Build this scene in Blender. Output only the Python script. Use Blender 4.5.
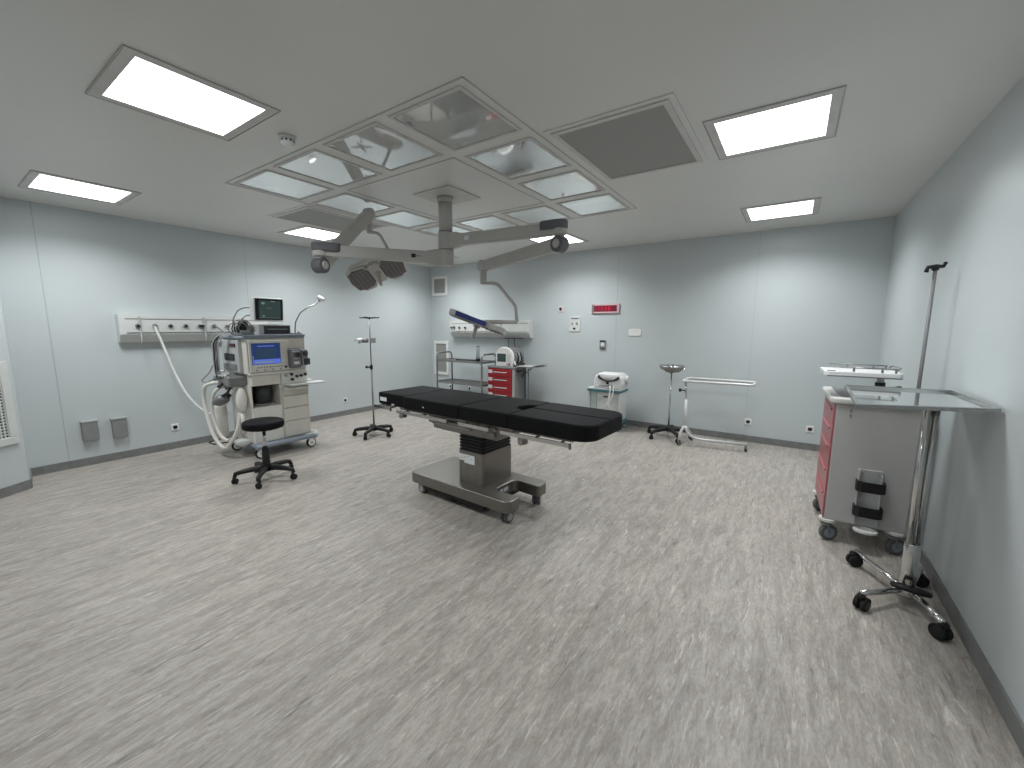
import bpy, bmesh, math, random
from mathutils import Vector, Matrix
random.seed(7)
PI = math.pi
SC = bpy.context.scene
COL = SC.collection
for o in list(bpy.data.objects):
    bpy.data.objects.remove(o)

# ------------------------------------------------------------------ camera
YAW, PITCH, ROLL, FPX, CZ = 0.6001, -0.1387, 0.0026, 410.14, 1.5634
def cam_axes():
    cy, sy = math.cos(YAW), math.sin(YAW)
    fwd = Vector((-sy*math.cos(PITCH), cy*math.cos(PITCH), math.sin(PITCH)))
    r = Vector((cy, sy, 0)); u = r.cross(fwd)
    c, s = math.cos(ROLL), math.sin(ROLL)
    return c*r+s*u, -s*r+c*u, fwd
CR, CU, CF = cam_axes()
cd = bpy.data.cameras.new('camera'); cam = bpy.data.objects.new('camera', cd); COL.objects.link(cam)
cd.sensor_fit = 'HORIZONTAL'; cd.sensor_width = 36; cd.lens = 36*FPX/1024; cd.clip_start = .02; cd.clip_end = 60
cam.matrix_world = Matrix(((CR.x, CU.x, -CF.x, 0), (CR.y, CU.y, -CF.y, 0), (CR.z, CU.z, -CF.z, CZ), (0, 0, 0, 1)))
SC.camera = cam

# ------------------------------------------------------------------ world + exposure
wd = bpy.data.worlds.new('world'); SC.world = wd; wd.use_nodes = True
wd.node_tree.nodes['Background'].inputs[0].default_value = (.6, .65, .7, 1)
wd.node_tree.nodes['Background'].inputs[1].default_value = .05
vs = SC.view_settings
vs.view_transform = 'Standard'; vs.look = 'None'; vs.exposure = 0.0; vs.gamma = 1; vs.use_curve_mapping = False
DIFFUSER_GLOW = 4.4
LAMP_WATTS = 22.0
LAMP_SPREAD = 140

# ------------------------------------------------------------------ materials
def mat(name, col, rough=.5, metal=0, var=.06, scale=8, bump=0, bscale=60, spec=.5, emit=None, estr=0, coat=0, stretch=None):
    m = bpy.data.materials.new(name); m.use_nodes = True
    nt = m.node_tree; N = nt.nodes; Lk = nt.links; b = N['Principled BSDF']
    b.inputs['Roughness'].default_value = rough; b.inputs['Metallic'].default_value = metal
    b.inputs['Specular IOR Level'].default_value = spec; b.inputs['Coat Weight'].default_value = coat
    tc = N.new('ShaderNodeTexCoord'); mp = N.new('ShaderNodeMapping'); Lk.new(tc.outputs['Object'], mp.inputs[0])
    if stretch: mp.inputs['Scale'].default_value = stretch
    no = N.new('ShaderNodeTexNoise'); no.inputs['Scale'].default_value = scale; no.inputs['Detail'].default_value = 4
    Lk.new(mp.outputs[0], no.inputs[0])
    cr = N.new('ShaderNodeValToRGB'); Lk.new(no.outputs['Fac'], cr.inputs[0])
    cr.color_ramp.elements[0].position = .3; cr.color_ramp.elements[1].position = .7
    cr.color_ramp.elements[0].color = (*[c*(1-var) for c in col], 1)
    cr.color_ramp.elements[1].color = (*[min(1, c*(1+var)) for c in col], 1)
    Lk.new(cr.outputs[0], b.inputs['Base Color'])
    if bump:
        n2 = N.new('ShaderNodeTexNoise'); n2.inputs['Scale'].default_value = bscale; Lk.new(mp.outputs[0], n2.inputs[0])
        bp = N.new('ShaderNodeBump'); bp.inputs['Strength'].default_value = bump; bp.inputs['Distance'].default_value = .004
        Lk.new(n2.outputs['Fac'], bp.inputs['Height']); Lk.new(bp.outputs[0], b.inputs['Normal'])
    if emit:
        b.inputs['Emission Color'].default_value = (*emit, 1); b.inputs['Emission Strength'].default_value = estr
    return m

M = {}
M['wall'] = mat('wall_panel_paint', (.53, .575, .585), .34, var=.03, scale=.9, spec=.45)
M['ceiling'] = mat('ceiling_paint', (.72, .715, .69), .36, var=.02, scale=1.2, spec=.5)
M['base'] = mat('baseboard_vinyl', (.19, .195, .192), .5, var=.12, scale=14)
M['seam'] = mat('seam_grey', (.37, .42, .43), .6)
M['seampale'] = mat('seam_pale', (.44, .49, .50), .6)
M['trimgrey'] = mat('aluminium_trim', (.50, .49, .47), .5, 0)
M['lightframe'] = mat('lamp_frame', (.61, .60, .58), .5)
M['lamp'] = mat('lamp_diffuser', (.9, .9, .9), .6, emit=(.955, .985, 1), estr=DIFFUSER_GLOW)
M['mirror'] = mat('glossy_ceiling_panel', (.86, .88, .87), .04, .66, var=.01, scale=2)
M['steel'] = mat('brushed_steel', (.235, .222, .203), .36, .85, var=.08, scale=30, stretch=(1, 12, 1))
M['chrome'] = mat('chrome', (.62, .62, .61), .15, 1, var=.03)
M['standgrey'] = mat('pale_tube_paint', (.62, .63, .62), .35, .1)
M['darksteel'] = mat('dull_steel', (.30, .30, .295), .35, .8)
M['tray'] = mat('polished_tray', (.74, .77, .77), .05, .95, var=.02)
M['black'] = mat('black_plastic', (.012, .012, .013), .45, spec=.35)
M['rubber'] = mat('rubber', (.02, .02, .021), .7, spec=.2)
M['vinyl'] = mat('black_mattress', (.0065, .0066, .0075), .6, var=.1, bump=.15, bscale=240, spec=.12)
M['armgrey'] = mat('lamp_arm_paint', (.50, .485, .46), .4, var=.02)
M['armdark'] = mat('lamp_arm_cover', (.12, .122, .135), .45)
M['led'] = mat('led_lens', (.07, .065, .07), .2)
M['ledcell'] = mat('led_cell', (.2, .19, .2), .1, .4)
M['blue'] = mat('blue_trim', (.035, .05, .20), .35)
M['beige'] = mat('machine_ivory', (.64, .62, .56), .4, var=.03)
M['beige2'] = mat('machine_ivory_light', (.72, .71, .66), .4, var=.03)
M['bluegrey'] = mat('machine_bluegrey', (.24, .28, .33), .4)
M['midgrey'] = mat('mid_grey', (.2, .2, .2), .45)
M['grey'] = mat('light_grey', (.42, .43, .43), .45)
M['white'] = mat('white_plastic', (.78, .79, .78), .4, var=.02)
M['offwhite'] = mat('offwhite_plastic', (.62, .64, .62), .45, var=.03)
M['red'] = mat('red_drawer', (.36, .012, .022), .4, var=.05)
M['redpale'] = mat('red_cart_front', (.40, .10, .115), .3, var=.05)
M['cartgrey'] = mat('cart_side_grey', (.47, .46, .45), .45, var=.03)
M['cartwhite'] = mat('cart_top_white', (.62, .62, .59), .4)
M['teal'] = mat('teal_trim', (.05, .16, .19), .4)
M['translucent'] = mat('pale_side_panel', (.50, .56, .56), .25)
M['hose'] = mat('white_hose', (.7, .72, .70), .45)
M['wheelgrey'] = mat('grey_tyre', (.11, .11, .112), .6)
M['boxgrey'] = mat('wall_box_grey', (.23, .24, .235), .5)
M['label'] = mat('white_label', (.72, .74, .75), .5)
M['ink'] = mat('label_ink', (.12, .12, .14), .6)
M['screenblue'] = mat('blue_screen', (.01, .015, .05), .15, emit=(.02, .06, .28), estr=.35)
M['screenband'] = mat('blue_screen_band', (.02, .03, .1), .2, emit=(.12, .2, .75), estr=.7)
M['screenmid'] = mat('blue_screen_field', (.01, .02, .03), .2, emit=(.02, .06, .13), estr=.5)
M['screendark'] = mat('dark_screen', (.006, .01, .01), .12)
M['screentext'] = mat('screen_text', (.1, .12, .12), .2, emit=(.25, .35, .33), estr=.5)
M['screengreen'] = mat('green_screen', (.012, .02, .02), .15, emit=(.03, .055, .055), estr=.6)
M['digitback'] = mat('clock_glass', (.10, .012, .02), .3, emit=(.3, .01, .05), estr=.25)
M['digit'] = mat('clock_digit', (.3, .01, .02), .3, emit=(.9, .03, .08), estr=.6)
M['clockrim'] = mat('clock_rim', (.6, .42, .43), .4)
M['clockend'] = mat('clock_end', (.2, .2, .19), .5)
M['bag'] = mat('grey_breathing_bag', (.17, .17, .18), .3, spec=.6)
M['slot'] = mat('dark_slot', (.03, .032, .035), .6)
M['yellow'] = mat('yellow_green', (.3, .34, .2), .5)

def perforated(name, base, hole, scale, ramp):
    m = bpy.data.materials.new(name); m.use_nodes = True; nt = m.node_tree; N = nt.nodes; Lk = nt.links; b = N['Principled BSDF']
    tc = N.new('ShaderNodeTexCoord'); vo = N.new('ShaderNodeTexVoronoi'); vo.inputs['Scale'].default_value = scale
    vo.inputs['Randomness'].default_value = 0
    Lk.new(tc.outputs['Object'], vo.inputs['Vector'])
    cr = N.new('ShaderNodeValToRGB'); Lk.new(vo.outputs['Distance'], cr.inputs[0])
    cr.color_ramp.elements[0].position = ramp[0]; cr.color_ramp.elements[0].color = (*hole, 1)
    cr.color_ramp.elements[1].position = ramp[1]; cr.color_ramp.elements[1].color = (*base, 1)
    Lk.new(cr.outputs[0], b.inputs['Base Color']); b.inputs['Roughness'].default_value = .6
    return m
M['grille'] = perforated('perforated_return', (.34, .34, .32), (.20, .20, .19), 90, (.25, .45))
M['ventmesh'] = perforated('vent_mesh', (.30, .30, .28), (.16, .16, .15), 70, (.25, .45))

def floor_mat():
    m = bpy.data.materials.new('streaked_vinyl_floor'); m.use_nodes = True
    nt = m.node_tree; N = nt.nodes; Lk = nt.links; b = N['Principled BSDF']
    tc = N.new('ShaderNodeTexCoord')
    def layer(sx, sy, scale, detail, dist, rot=0.0, off=0):
        mp = N.new('ShaderNodeMapping'); mp.inputs['Scale'].default_value = (sx, sy, 1); mp.inputs['Rotation'].default_value = (0, 0, rot)
        mp.inputs['Location'].default_value = (off, off*.7, 0)
        Lk.new(tc.outputs['Object'], mp.inputs[0])
        n = N.new('ShaderNodeTexNoise'); n.inputs['Scale'].default_value = scale; n.inputs['Detail'].default_value = detail
        n.inputs['Distortion'].default_value = dist; n.inputs['Roughness'].default_value = .62
        Lk.new(mp.outputs[0], n.inputs[0]); return n.outputs['Fac']
    def ramp(src, p0, c0, p1, c1):
        r = N.new('ShaderNodeValToRGB'); Lk.new(src, r.inputs[0]); e = r.color_ramp.elements
        e[0].position, e[0].color, e[1].position, e[1].color = p0, c0, p1, c1; return r.outputs[0]
    def mix(fac, a, c, mode='MIX'):
        x = N.new('ShaderNodeMix'); x.data_type = 'RGBA'; x.blend_type = mode
        if isinstance(fac, float): x.inputs[0].default_value = fac
        else: Lk.new(fac, x.inputs[0])
        for s, v in ((6, a), (7, c)):
            if isinstance(v, tuple): x.inputs[s].default_value = v
            else: Lk.new(v, x.inputs[s])
        return x.outputs[2]
    g = lambda v, w=0: (v*1.045+w, v*.99, v*.925, 1)
    broad = ramp(layer(1.0, .4, 1.3, 3, .6), .3, g(.35), .7, g(.42))
    soft = ramp(layer(6, 1.1, 2.6, 6, 1.1, .05, 3), .38, (0, 0, 0, 1), .62, (1, 1, 1, 1))
    c1 = mix(soft, mix(.4, broad, g(.24)), mix(.35, broad, g(.55)))
    mid = ramp(layer(11, 2.6, 4.0, 6, 1.6, .1, 23), .40, g(.74), .58, (1, 1, 1, 1))
    c1 = mix(.75, c1, mid, 'MULTIPLY')
    dark = ramp(layer(11, 1.25, 3.0, 5, 1.3, -.06, 9), .60, (0, 0, 0, 1), .69, (.75, .75, .75, 1))
    c2 = mix(dark, c1, g(.17))
    lite = ramp(layer(11, 1.6, 3.2, 5, 1.5, .08, 17), .585, (0, 0, 0, 1), .68, (.55, .55, .55, 1))
    c3 = mix(lite, c2, g(.68))
    fine = ramp(layer(30, 12, 4.5, 4, .8, 0, 5), .32, g(.84), .62, (1, 1, 1, 1))
    c4 = mix(.9, c3, fine, 'MULTIPLY')
    Lk.new(c4, b.inputs['Base Color'])
    b.inputs['Roughness'].default_value = .46; b.inputs['Specular IOR Level'].default_value = .35
    return m
M['floor'] = floor_mat()

# ------------------------------------------------------------------ mesh builder
def frame_from(z, up=Vector((0, 0, 1))):
    z = z.normalized()
    if abs(z.dot(up)) > .98: up = Vector((1, 0, 0)) if abs(z.x) < .9 else Vector((0, 1, 0))
    x = up.cross(z).normalized(); y = z.cross(x)
    return x, y, z

class MB:
    def __init__(s): s.bm = bmesh.new(); s.mats = []; s.smooth = True
    def mi(s, m):
        m = M[m] if isinstance(m, str) else m
        if m not in s.mats: s.mats.append(m)
        return s.mats.index(m)
    def merge(s, t, m, mtx=None, smooth=True):
        idx = s.mi(m)
        if mtx is not None: bmesh.ops.transform(t, matrix=mtx, verts=t.verts)
        for f in t.faces: f.material_index = idx; f.smooth = smooth
        me = bpy.data.meshes.new('tmp'); t.to_mesh(me); t.free(); s.bm.from_mesh(me); bpy.data.meshes.remove(me)
        return s
    def box(s, x0, x1, y0, y1, z0, z1, m, bev=.0, seg=2, mtx=None):
        t = bmesh.new(); bmesh.ops.create_cube(t, size=1)
        bmesh.ops.scale(t, vec=(abs(x1-x0), abs(y1-y0), abs(z1-z0)), verts=t.verts)
        bmesh.ops.translate(t, vec=((x0+x1)/2, (y0+y1)/2, (z0+z1)/2), verts=t.verts)
        if bev:
            bmesh.ops.bevel(t, geom=t.edges[:], offset=min(bev, .49*min(abs(x1-x0), abs(y1-y0), abs(z1-z0))), segments=seg, affect='EDGES', profile=.5)
        return s.merge(t, m, mtx, smooth=False)
    def prism(s, pts, z0, z1, m, bev=0, mtx=None, seg=2):
        t = bmesh.new()
        a = [t.verts.new((x, y, z0)) for x, y in pts]; b = [t.verts.new((x, y, z1)) for x, y in pts]
        n = len(pts)
        fb = t.faces.new(a[::-1]); ft = t.faces.new(b)
        for i in range(n): t.faces.new((a[i], a[(i+1) % n], b[(i+1) % n], b[i]))
        bmesh.ops.recalc_face_normals(t, faces=t.faces)
        if bev: bmesh.ops.bevel(t, geom=list(set(list(ft.edges)+list(fb.edges))), offset=bev, segments=seg, affect='EDGES', profile=.5)
        return s.merge(t, m, mtx, smooth=False)
    def cyl(s, p0, p1, r0, m, r1=None, n=24, bev=0):
        p0, p1 = Vector(p0), Vector(p1); r1 = r0 if r1 is None else r1
        t = bmesh.new(); d = p1-p0; x, y, z = frame_from(d)
        A = [t.verts.new(p0+(x*math.cos(2*PI*i/n)+y*math.sin(2*PI*i/n))*r0) for i in range(n)]
        B = [t.verts.new(p1+(x*math.cos(2*PI*i/n)+y*math.sin(2*PI*i/n))*r1) for i in range(n)]
        fa = t.faces.new(A[::-1]); fb = t.faces.new(B)
        for i in range(n): t.faces.new((A[i], A[(i+1) % n], B[(i+1) % n], B[i]))
        if bev: bmesh.ops.bevel(t, geom=list(set(list(fa.edges)+list(fb.edges))), offset=bev, segments=2, affect='EDGES', profile=.5)
        for f in t.faces: f.smooth = len(f.verts) == 4
        idx = s.mi(m)
        for f in t.faces: f.material_index = idx
        me = bpy.data.meshes.new('tmp'); t.to_mesh(me); t.free(); s.bm.from_mesh(me); bpy.data.meshes.remove(me)
        return s
    def tube(s, pts, r, m, n=12, closed=False, fillet=0, ell=1.0):
        P = [Vector(p) for p in pts]
        if fillet:
            Q = []; L = len(P); rng = range(L)
            for i in rng:
                if not closed and i in (0, L-1): Q.append(P[i]); continue
                a, b, c = P[i-1], P[i], P[(i+1) % L]
                da, dc = (a-b), (c-b); f = min(fillet, da.length*.45, dc.length*.45)
                p, q = b+da.normalized()*f, b+dc.normalized()*f
                for k in range(6):
                    t = k/5; Q.append(p*(1-t)**2+b*2*t*(1-t)+q*t*t)
            P = Q
        t = bmesh.new(); rings = []; L = len(P)
        prev = None
        for i in range(L):
            if closed: d = P[(i+1) % L]-P[i-1]
            else: d = P[min(i+1, L-1)]-P[max(i-1, 0)]
            d.normalize()
            if prev is None: x, y, z = frame_from(d)
            else:
                x = prev-d*prev.dot(d)
                x = x.normalized() if x.length > 1e-6 else frame_from(d)[0]
                y = d.cross(x)
            prev = x
            rr = r[i] if isinstance(r, (list, tuple)) else r
            rings.append([t.verts.new(P[i]+(x*math.cos(2*PI*k/n)+y*math.sin(2*PI*k/n)*ell)*rr) for k in range(n)])
        for i in range(L if closed else L-1):
            a, b = rings[i], rings[(i+1) % L]
            for k in range(n): t.faces.new((a[k], a[(k+1) % n], b[(k+1) % n], b[k]))
        if not closed: t.faces.new(rings[0][::-1]); t.faces.new(rings[-1])
        bmesh.ops.recalc_face_normals(t, faces=t.faces)
        return s.merge(t, m, smooth=True)
    def lathe(s, prof, m, n=32, mtx=None, smooth=True):
        t = bmesh.new(); rings = []
        for r, z in prof: rings.append([t.verts.new((max(r, 1e-5)*math.cos(2*PI*k/n), max(r, 1e-5)*math.sin(2*PI*k/n), z)) for k in range(n)])
        for a, b in zip(rings, rings[1:]):
            for k in range(n): t.faces.new((a[k], a[(k+1) % n], b[(k+1) % n], b[k]))
        bmesh.ops.remove_doubles(t, verts=t.verts, dist=3e-5)
        bmesh.ops.recalc_face_normals(t, faces=t.faces)
        return s.merge(t, m, mtx, smooth=smooth)
    def sphere(s, c, r, m, mtx=None, n=20):
        t = bmesh.new(); bmesh.ops.create_uvsphere(t, u_segments=n, v_segments=n//2, radius=1)
        r = r if isinstance(r, tuple) else (r, r, r)
        bmesh.ops.scale(t, vec=r, verts=t.verts)
        if mtx is not None: bmesh.ops.transform(t, matrix=mtx, verts=t.verts)
        bmesh.ops.translate(t, vec=c, verts=t.verts)
        return s.merge(t, m)
    def build(s, name, parent=None, off=(0, 0, 0), label=None):
        me = bpy.data.meshes.new(name)
        if Vector(off).length: bmesh.ops.translate(s.bm, vec=-Vector(off), verts=s.bm.verts)
        s.bm.to_mesh(me); s.bm.free()
        for m in s.mats: me.materials.append(m)
        o = bpy.data.objects.new(name, me); COL.objects.link(o)
        if parent is not None: o.parent = parent
        if label: o['label'] = label
        return o

def tag(o, label=None, cat=None, group=None, kind=None):
    if label: o['label'] = label
    if cat: o['category'] = cat
    if group: o['group'] = group
    if kind: o['kind'] = kind
    return o
def thing(name, label, cat, loc=(0, 0, 0), rz=0, group=None):
    o = bpy.data.objects.new(name, None); COL.objects.link(o); o.empty_display_size = .1
    o.location = loc; o.rotation_euler = (0, 0, rz); return tag(o, label, cat, group)
def copy_tree(o, parent=None):
    c = o.copy(); COL.objects.link(c)
    if parent is not None: c.parent = parent
    for ch in [x for x in bpy.data.objects if x.parent == o]:
        copy_tree(ch, c)
    return c
def rrect(x0, x1, y0, y1, r, n=5):
    out = []
    for cx, cy, a0 in ((x1-r, y1-r, 0), (x0+r, y1-r, 90), (x0+r, y0+r, 180), (x1-r, y0+r, 270)):
        for k in range(n+1):
            a = math.radians(a0+90*k/n); out.append((cx+r*math.cos(a), cy+r*math.sin(a)))
    return out
def basis(o, x, y, z):
    return Matrix(((x[0], y[0], z[0], o[0]), (x[1], y[1], z[1], o[1]), (x[2], y[2], z[2], o[2]), (0, 0, 0, 1)))
# local x,y in the plane, z = outwards, for the three walls seen
def on_left(y, z, x=-6.47): return basis((x, y, z), (0, 1, 0), (0, 0, 1), (1, 0, 0))
def on_back(x, z, y=6.385): return basis((x, y, z), (1, 0, 0), (0, 0, 1), (0, -1, 0))

# ------------------------------------------------------------------ room shell
XL, XR, YB, YF, H = -6.47, .83, 6.385, -.42, 2.8
def struct(name, mb): return tag(mb.build(name), kind='structure')
struct('floor', MB().box(XL-.1, XR+.1, YF-.1, YB+.1, -.1, 0, 'floor'))
struct('ceiling', MB().box(XL-.1, XR+.1, YF-.1, YB+.1, H, H+.1, 'ceiling'))
struct('wall_left', MB().box(XL-.1, XL, YF-.1, YB+.1, 0, H, 'wall'))
struct('wall_right', MB().box(XR, XR+.1, YF-.1, YB+.1, 0, H, 'wall'))
struct('wall_back', MB().box(XL, XR, YB, YB+.1, 0, H, 'wall'))
struct('wall_front', MB().box(XL, XR, YF-.1, YF, 0, H, 'wall'))
BH = .088
corner = [(XL, .553), (-6.0, .503), (-5.35, YF), (XL, YF)]
struct('wall_corner', MB().prism(corner[::-1], 0, H, 'wall'))
struct('baseboard_left', MB().box(XL, XL+.012, .553, YB, 0, BH, 'base'))
struct('baseboard_back', MB().box(XL+.012, XR-.012, YB-.012, YB, 0, BH, 'base'))
struct('baseboard_right', MB().box(XR-.012, XR, YF, YB, 0, BH, 'base'))
def strip(a, b, t=.012):
    a, b = Vector((*a, 0)), Vector((*b, 0)); d = (b-a).normalized(); n = Vector((-d.y, d.x, 0))*t
    return [(p.x, p.y) for p in (a, b, b+n, a+n)]
struct('baseboard_corner', MB().prism(strip((-5.35, YF), (-6.0, .503), -.012), 0, BH, 'base').prism(strip((-6.0, .503), (XL, .553), -.012), 0, BH, 'base'))
k = 1
for y in (.84, 2.79):
    struct('trim_%d' % k, MB().box(XL, XL+.0015, y-.003, y+.003, BH, H, 'seam' if k == 1 else 'seampale')); k += 1
for x in (-2.36, -.47):
    struct('trim_%d' % k, MB().box(x-.0035, x+.0035, YB-.0015, YB, BH, H, 'seampale')); k += 1

# ------------------------------------------------------------------ ceiling fittings
def rim(mb, hx, hy, w, z0, z1, m):
    mb.box(-hx, hx, -hy, -hy+w, z0, z1, m); mb.box(-hx, hx, hy-w, hy, z0, z1, m)
    mb.box(-hx, -hx+w, -hy+w, hy-w, z0, z1, m); mb.box(hx-w, hx, -hy+w, hy-w, z0, z1, m)
def ceiling_light():
    t = thing('ceiling_light', '', 'ceiling light')
    f = MB(); rim(f, .335, .335, .05, -.006, 0, 'lightframe'); rim(f, .342, .342, .004, -.008, 0, 'trimgrey'); f.build('frame', t)
    MB().box(-.285, .285, -.285, .285, -.004, -.0005, 'lamp').build('diffuser', t)
    ld = bpy.data.lights.new('led_array', 'AREA'); ld.shape = 'SQUARE'; ld.size = .56; ld.energy = LAMP_WATTS; ld.spread = math.radians(LAMP_SPREAD); ld.color = (.96, .985, 1)
    lo = bpy.data.objects.new('led_array', ld); COL.objects.link(lo); lo.parent = t; lo.location = (0, 0, -.0055)
    return t
cl0 = ceiling_light()
cl = [(-2.9, 1.02, 'large square ceiling light nearest the camera, left of the smoke detector'),
      (-5.5, 1.04, 'square ceiling light close to the left wall, in the foreground'),
      (-.225, 3.21, 'bright square ceiling light right of the big grey return grille'),
      (-.237, 5.42, 'square ceiling light by the back wall, near its right corner'),
      (-5.45, 3.265, 'square ceiling light beside the dark left return grille, behind the lamp arm'),
      (-2.93, 5.42, 'square ceiling light by the back wall behind the right lamp arm joint'),
      (-5.45, 5.42, 'square ceiling light in the far left corner, hidden by the lamp arm'),
      (-.2, 1.03, 'unseen square ceiling light over the right wall, above the camera')]
for i, (x, y, lb) in enumerate(cl):
    o = cl0 if i == 0 else copy_tree(cl0)
    o.location = (x, y, H); tag(o, lb, 'ceiling light', 'square lit ceiling panels')
    if i == 7:   # unseen panel completing the grid; power lowered to keep the near floor darker
        for ch in o.children:
            if ch.type == 'LIGHT': ch.data = ch.data.copy(); ch.data.energy = LAMP_WATTS*.4
RX, RY, RP, RPY = -1.8135, 2.0444, .6811, .6964
def mirror_panel():
    t = thing('ceiling_panel', '', 'ceiling panel')
    f = MB(); rim(f, .285, .292, .019, -.008, 0, 'lightframe'); rim(f, .267, .273, .004, -.0085, 0, 'trimgrey'); f.build('frame', t)
    MB().box(-.2665, .2665, -.2705, .2705, -.003, -.0005, 'mirror').build('glass', t)
    return t
mp0 = mirror_panel()
mlab = {(0, 0): 'glossy ceiling panel at the near corner of the ring, largest one in view',
        (1, 0): 'glossy ceiling panel of the near row, second from its right end',
        (2, 0): 'glossy ceiling panel of the near row, third from its right end',
        (3, 0): 'glossy ceiling panel at the left corner of the ring',
        (0, 1): 'glossy ceiling panel beside the left edge of the right grey grille, nearest the camera',
        (0, 2): 'glossy ceiling panel beside the far left corner of the right grey grille',
        (0, 3): 'glossy ceiling panel at the right corner of the ring, past the grey grille',
        (1, 3): 'glossy ceiling panel of the far row, above the right lamp arm',
        (2, 3): 'glossy ceiling panel of the far row, just right of the lamp column',
        (3, 3): 'glossy ceiling panel at the far corner of the ring, behind the lamp column',
        (3, 2): 'glossy ceiling panel left of the lamp column, second from the far corner',
        (3, 1): 'glossy ceiling panel above the left lamp spring arm, beside the dark grille'}
first = True
for (i, j), lb in mlab.items():
    o = mp0 if first else copy_tree(mp0); first = False
    o.location = (RX-i*RP, RY+j*RPY, H); tag(o, lb, 'ceiling panel', 'glossy panels in the ceiling ring')
# thin edge around the ring
e = MB(); cx, cy = RX-1.5*RP, RY+1.5*RPY
def ringrect(mb, hx, hy, w):
    mb.box(cx-hx, cx+hx, cy-hy, cy-hy+w, H-.004, H, 'trimgrey'); mb.box(cx-hx, cx+hx, cy+hy-w, cy+hy, H-.004, H, 'trimgrey')
    mb.box(cx-hx, cx-hx+w, cy-hy, cy+hy, H-.004, H, 'trimgrey'); mb.box(cx+hx-w, cx+hx, cy-hy, cy+hy, H-.004, H, 'trimgrey')
ringrect(e, 1.365, 1.385, .008); ringrect(e, .655, .672, .008)
struct('trim_5', e)
def return_grille():
    t = thing('ceiling_grille', '', 'ceiling vent')
    f = MB(); rim(f, .40, .545, .035, -.006, 0, 'ceiling'); rim(f, .365, .51, .035, -.014, 0, 'lightframe'); f.build('frame', t)
    MB().box(-.332, .332, -.477, .477, -.007, -.0005, 'grille').build('perforated_panel', t)
    return t
g0 = return_grille(); g0.location = (-1.035, 2.985, H); tag(g0, 'large dark grey return grille in the ceiling, right of the glossy panels', 'ceiling vent', 'ceiling return grilles')
g1 = copy_tree(g0); g1.location = (-4.635, 2.985, H); tag(g1, 'large dark grey return grille in the ceiling, left of the glossy panels')
t = thing('smoke_detector', 'round white smoke detector on the ceiling beside the near light', 'smoke detector', (-2.865, 1.555, H))
MB().lathe([(0, 0), (.055, 0), (.055, -.012), (.048, -.016), (.044, -.016), (0, -.016)], 'offwhite').build('base', t)
d = MB().lathe([(.0, -.016), (.043, -.016), (.042, -.045), (.030, -.058), (0, -.06)], 'white')
for k in range(10):
    a = k*PI/5; d.box(.0405, .0435, -.006, .006, -.036, -.024, 'slot', mtx=Matrix.Rotation(a, 4, 'Z'))
d.build('sensor_head', t)
# ------------------------------------------------------------------ casters and star bases
def caster_mb(mb, p, r, tyre='rubber', hub='darksteel', fork='darksteel', ang=0, top=None, w=.022, twin=False):
    """wheel standing on the floor below p (local z of ground = p[2])"""
    x, y, z = p; d = Vector((math.cos(ang), math.sin(ang), 0)); n = Vector((-d.y, d.x, 0)); c = Vector((x, y, z+r))
    top = top if top is not None else z+2*r+.03
    for s in ((-1, 1) if twin else (0,)):
        cc = c+n*s*(w*.75)
        mb.cyl(cc-n*w/2, cc+n*w/2, r, tyre, bev=r*.12, n=24)
        mb.cyl(cc-n*(w/2+.003), cc+n*(w/2+.003), r*.62, hub, n=20)
    piv = c-d*r*.35
    if not twin:
        for s in (-1, 1):
            a = c+n*s*(w/2+.006)
            mb.tube([a, Vector((piv.x, piv.y, z+2*r+.008))+n*s*(w/2+.004)], .006, fork, n=8)
    else:
        mb.cyl(c, (piv.x, piv.y, z+2*r), .014, fork, n=10)
    mb.cyl((piv.x, piv.y, z+2*r), (piv.x, piv.y, top), .013, fork, n=12)
    mb.cyl((piv.x, piv.y, z+2*r-.002), (piv.x, piv.y, z+2*r+.012), w*.9, fork, n=14)
    return mb
def star_base(t, R, zc, zt, a0, r=.027, m='black', thick=.022):
    b = MB(); b.lathe([(0, zc-.03), (.04, zc-.03), (.045, zc+.01), (.03, zc+.05), (0, zc+.05)], m, n=24)
    for k in range(5):
        a = a0+k*2*PI/5; c, s = math.cos(a), math.sin(a)
        b.tube([(c*.02, s*.02, zc), (c*R*.35, s*R*.35, zc+.008), (c*R*.8, s*R*.8, zt+.012), (c*R*.97, s*R*.97, zt), (c*R, s*R, zt-.03)],
               [thick*1.15, thick*1.1, thick*.9, thick*.85, thick*.7], m, n=10, fillet=.04 if False else 0)
    base = b.build('star_base', t)
    for k in range(5):
        a = a0+k*2*PI/5; c, s = math.cos(a), math.sin(a)
        w = MB(); caster_mb(w, (c*R, s*R, 0), r, 'rubber', 'black', 'black', ang=a+1.2+k, top=zt-.02, w=.018, twin=True)
        w.build('caster', base)
    return base

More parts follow.
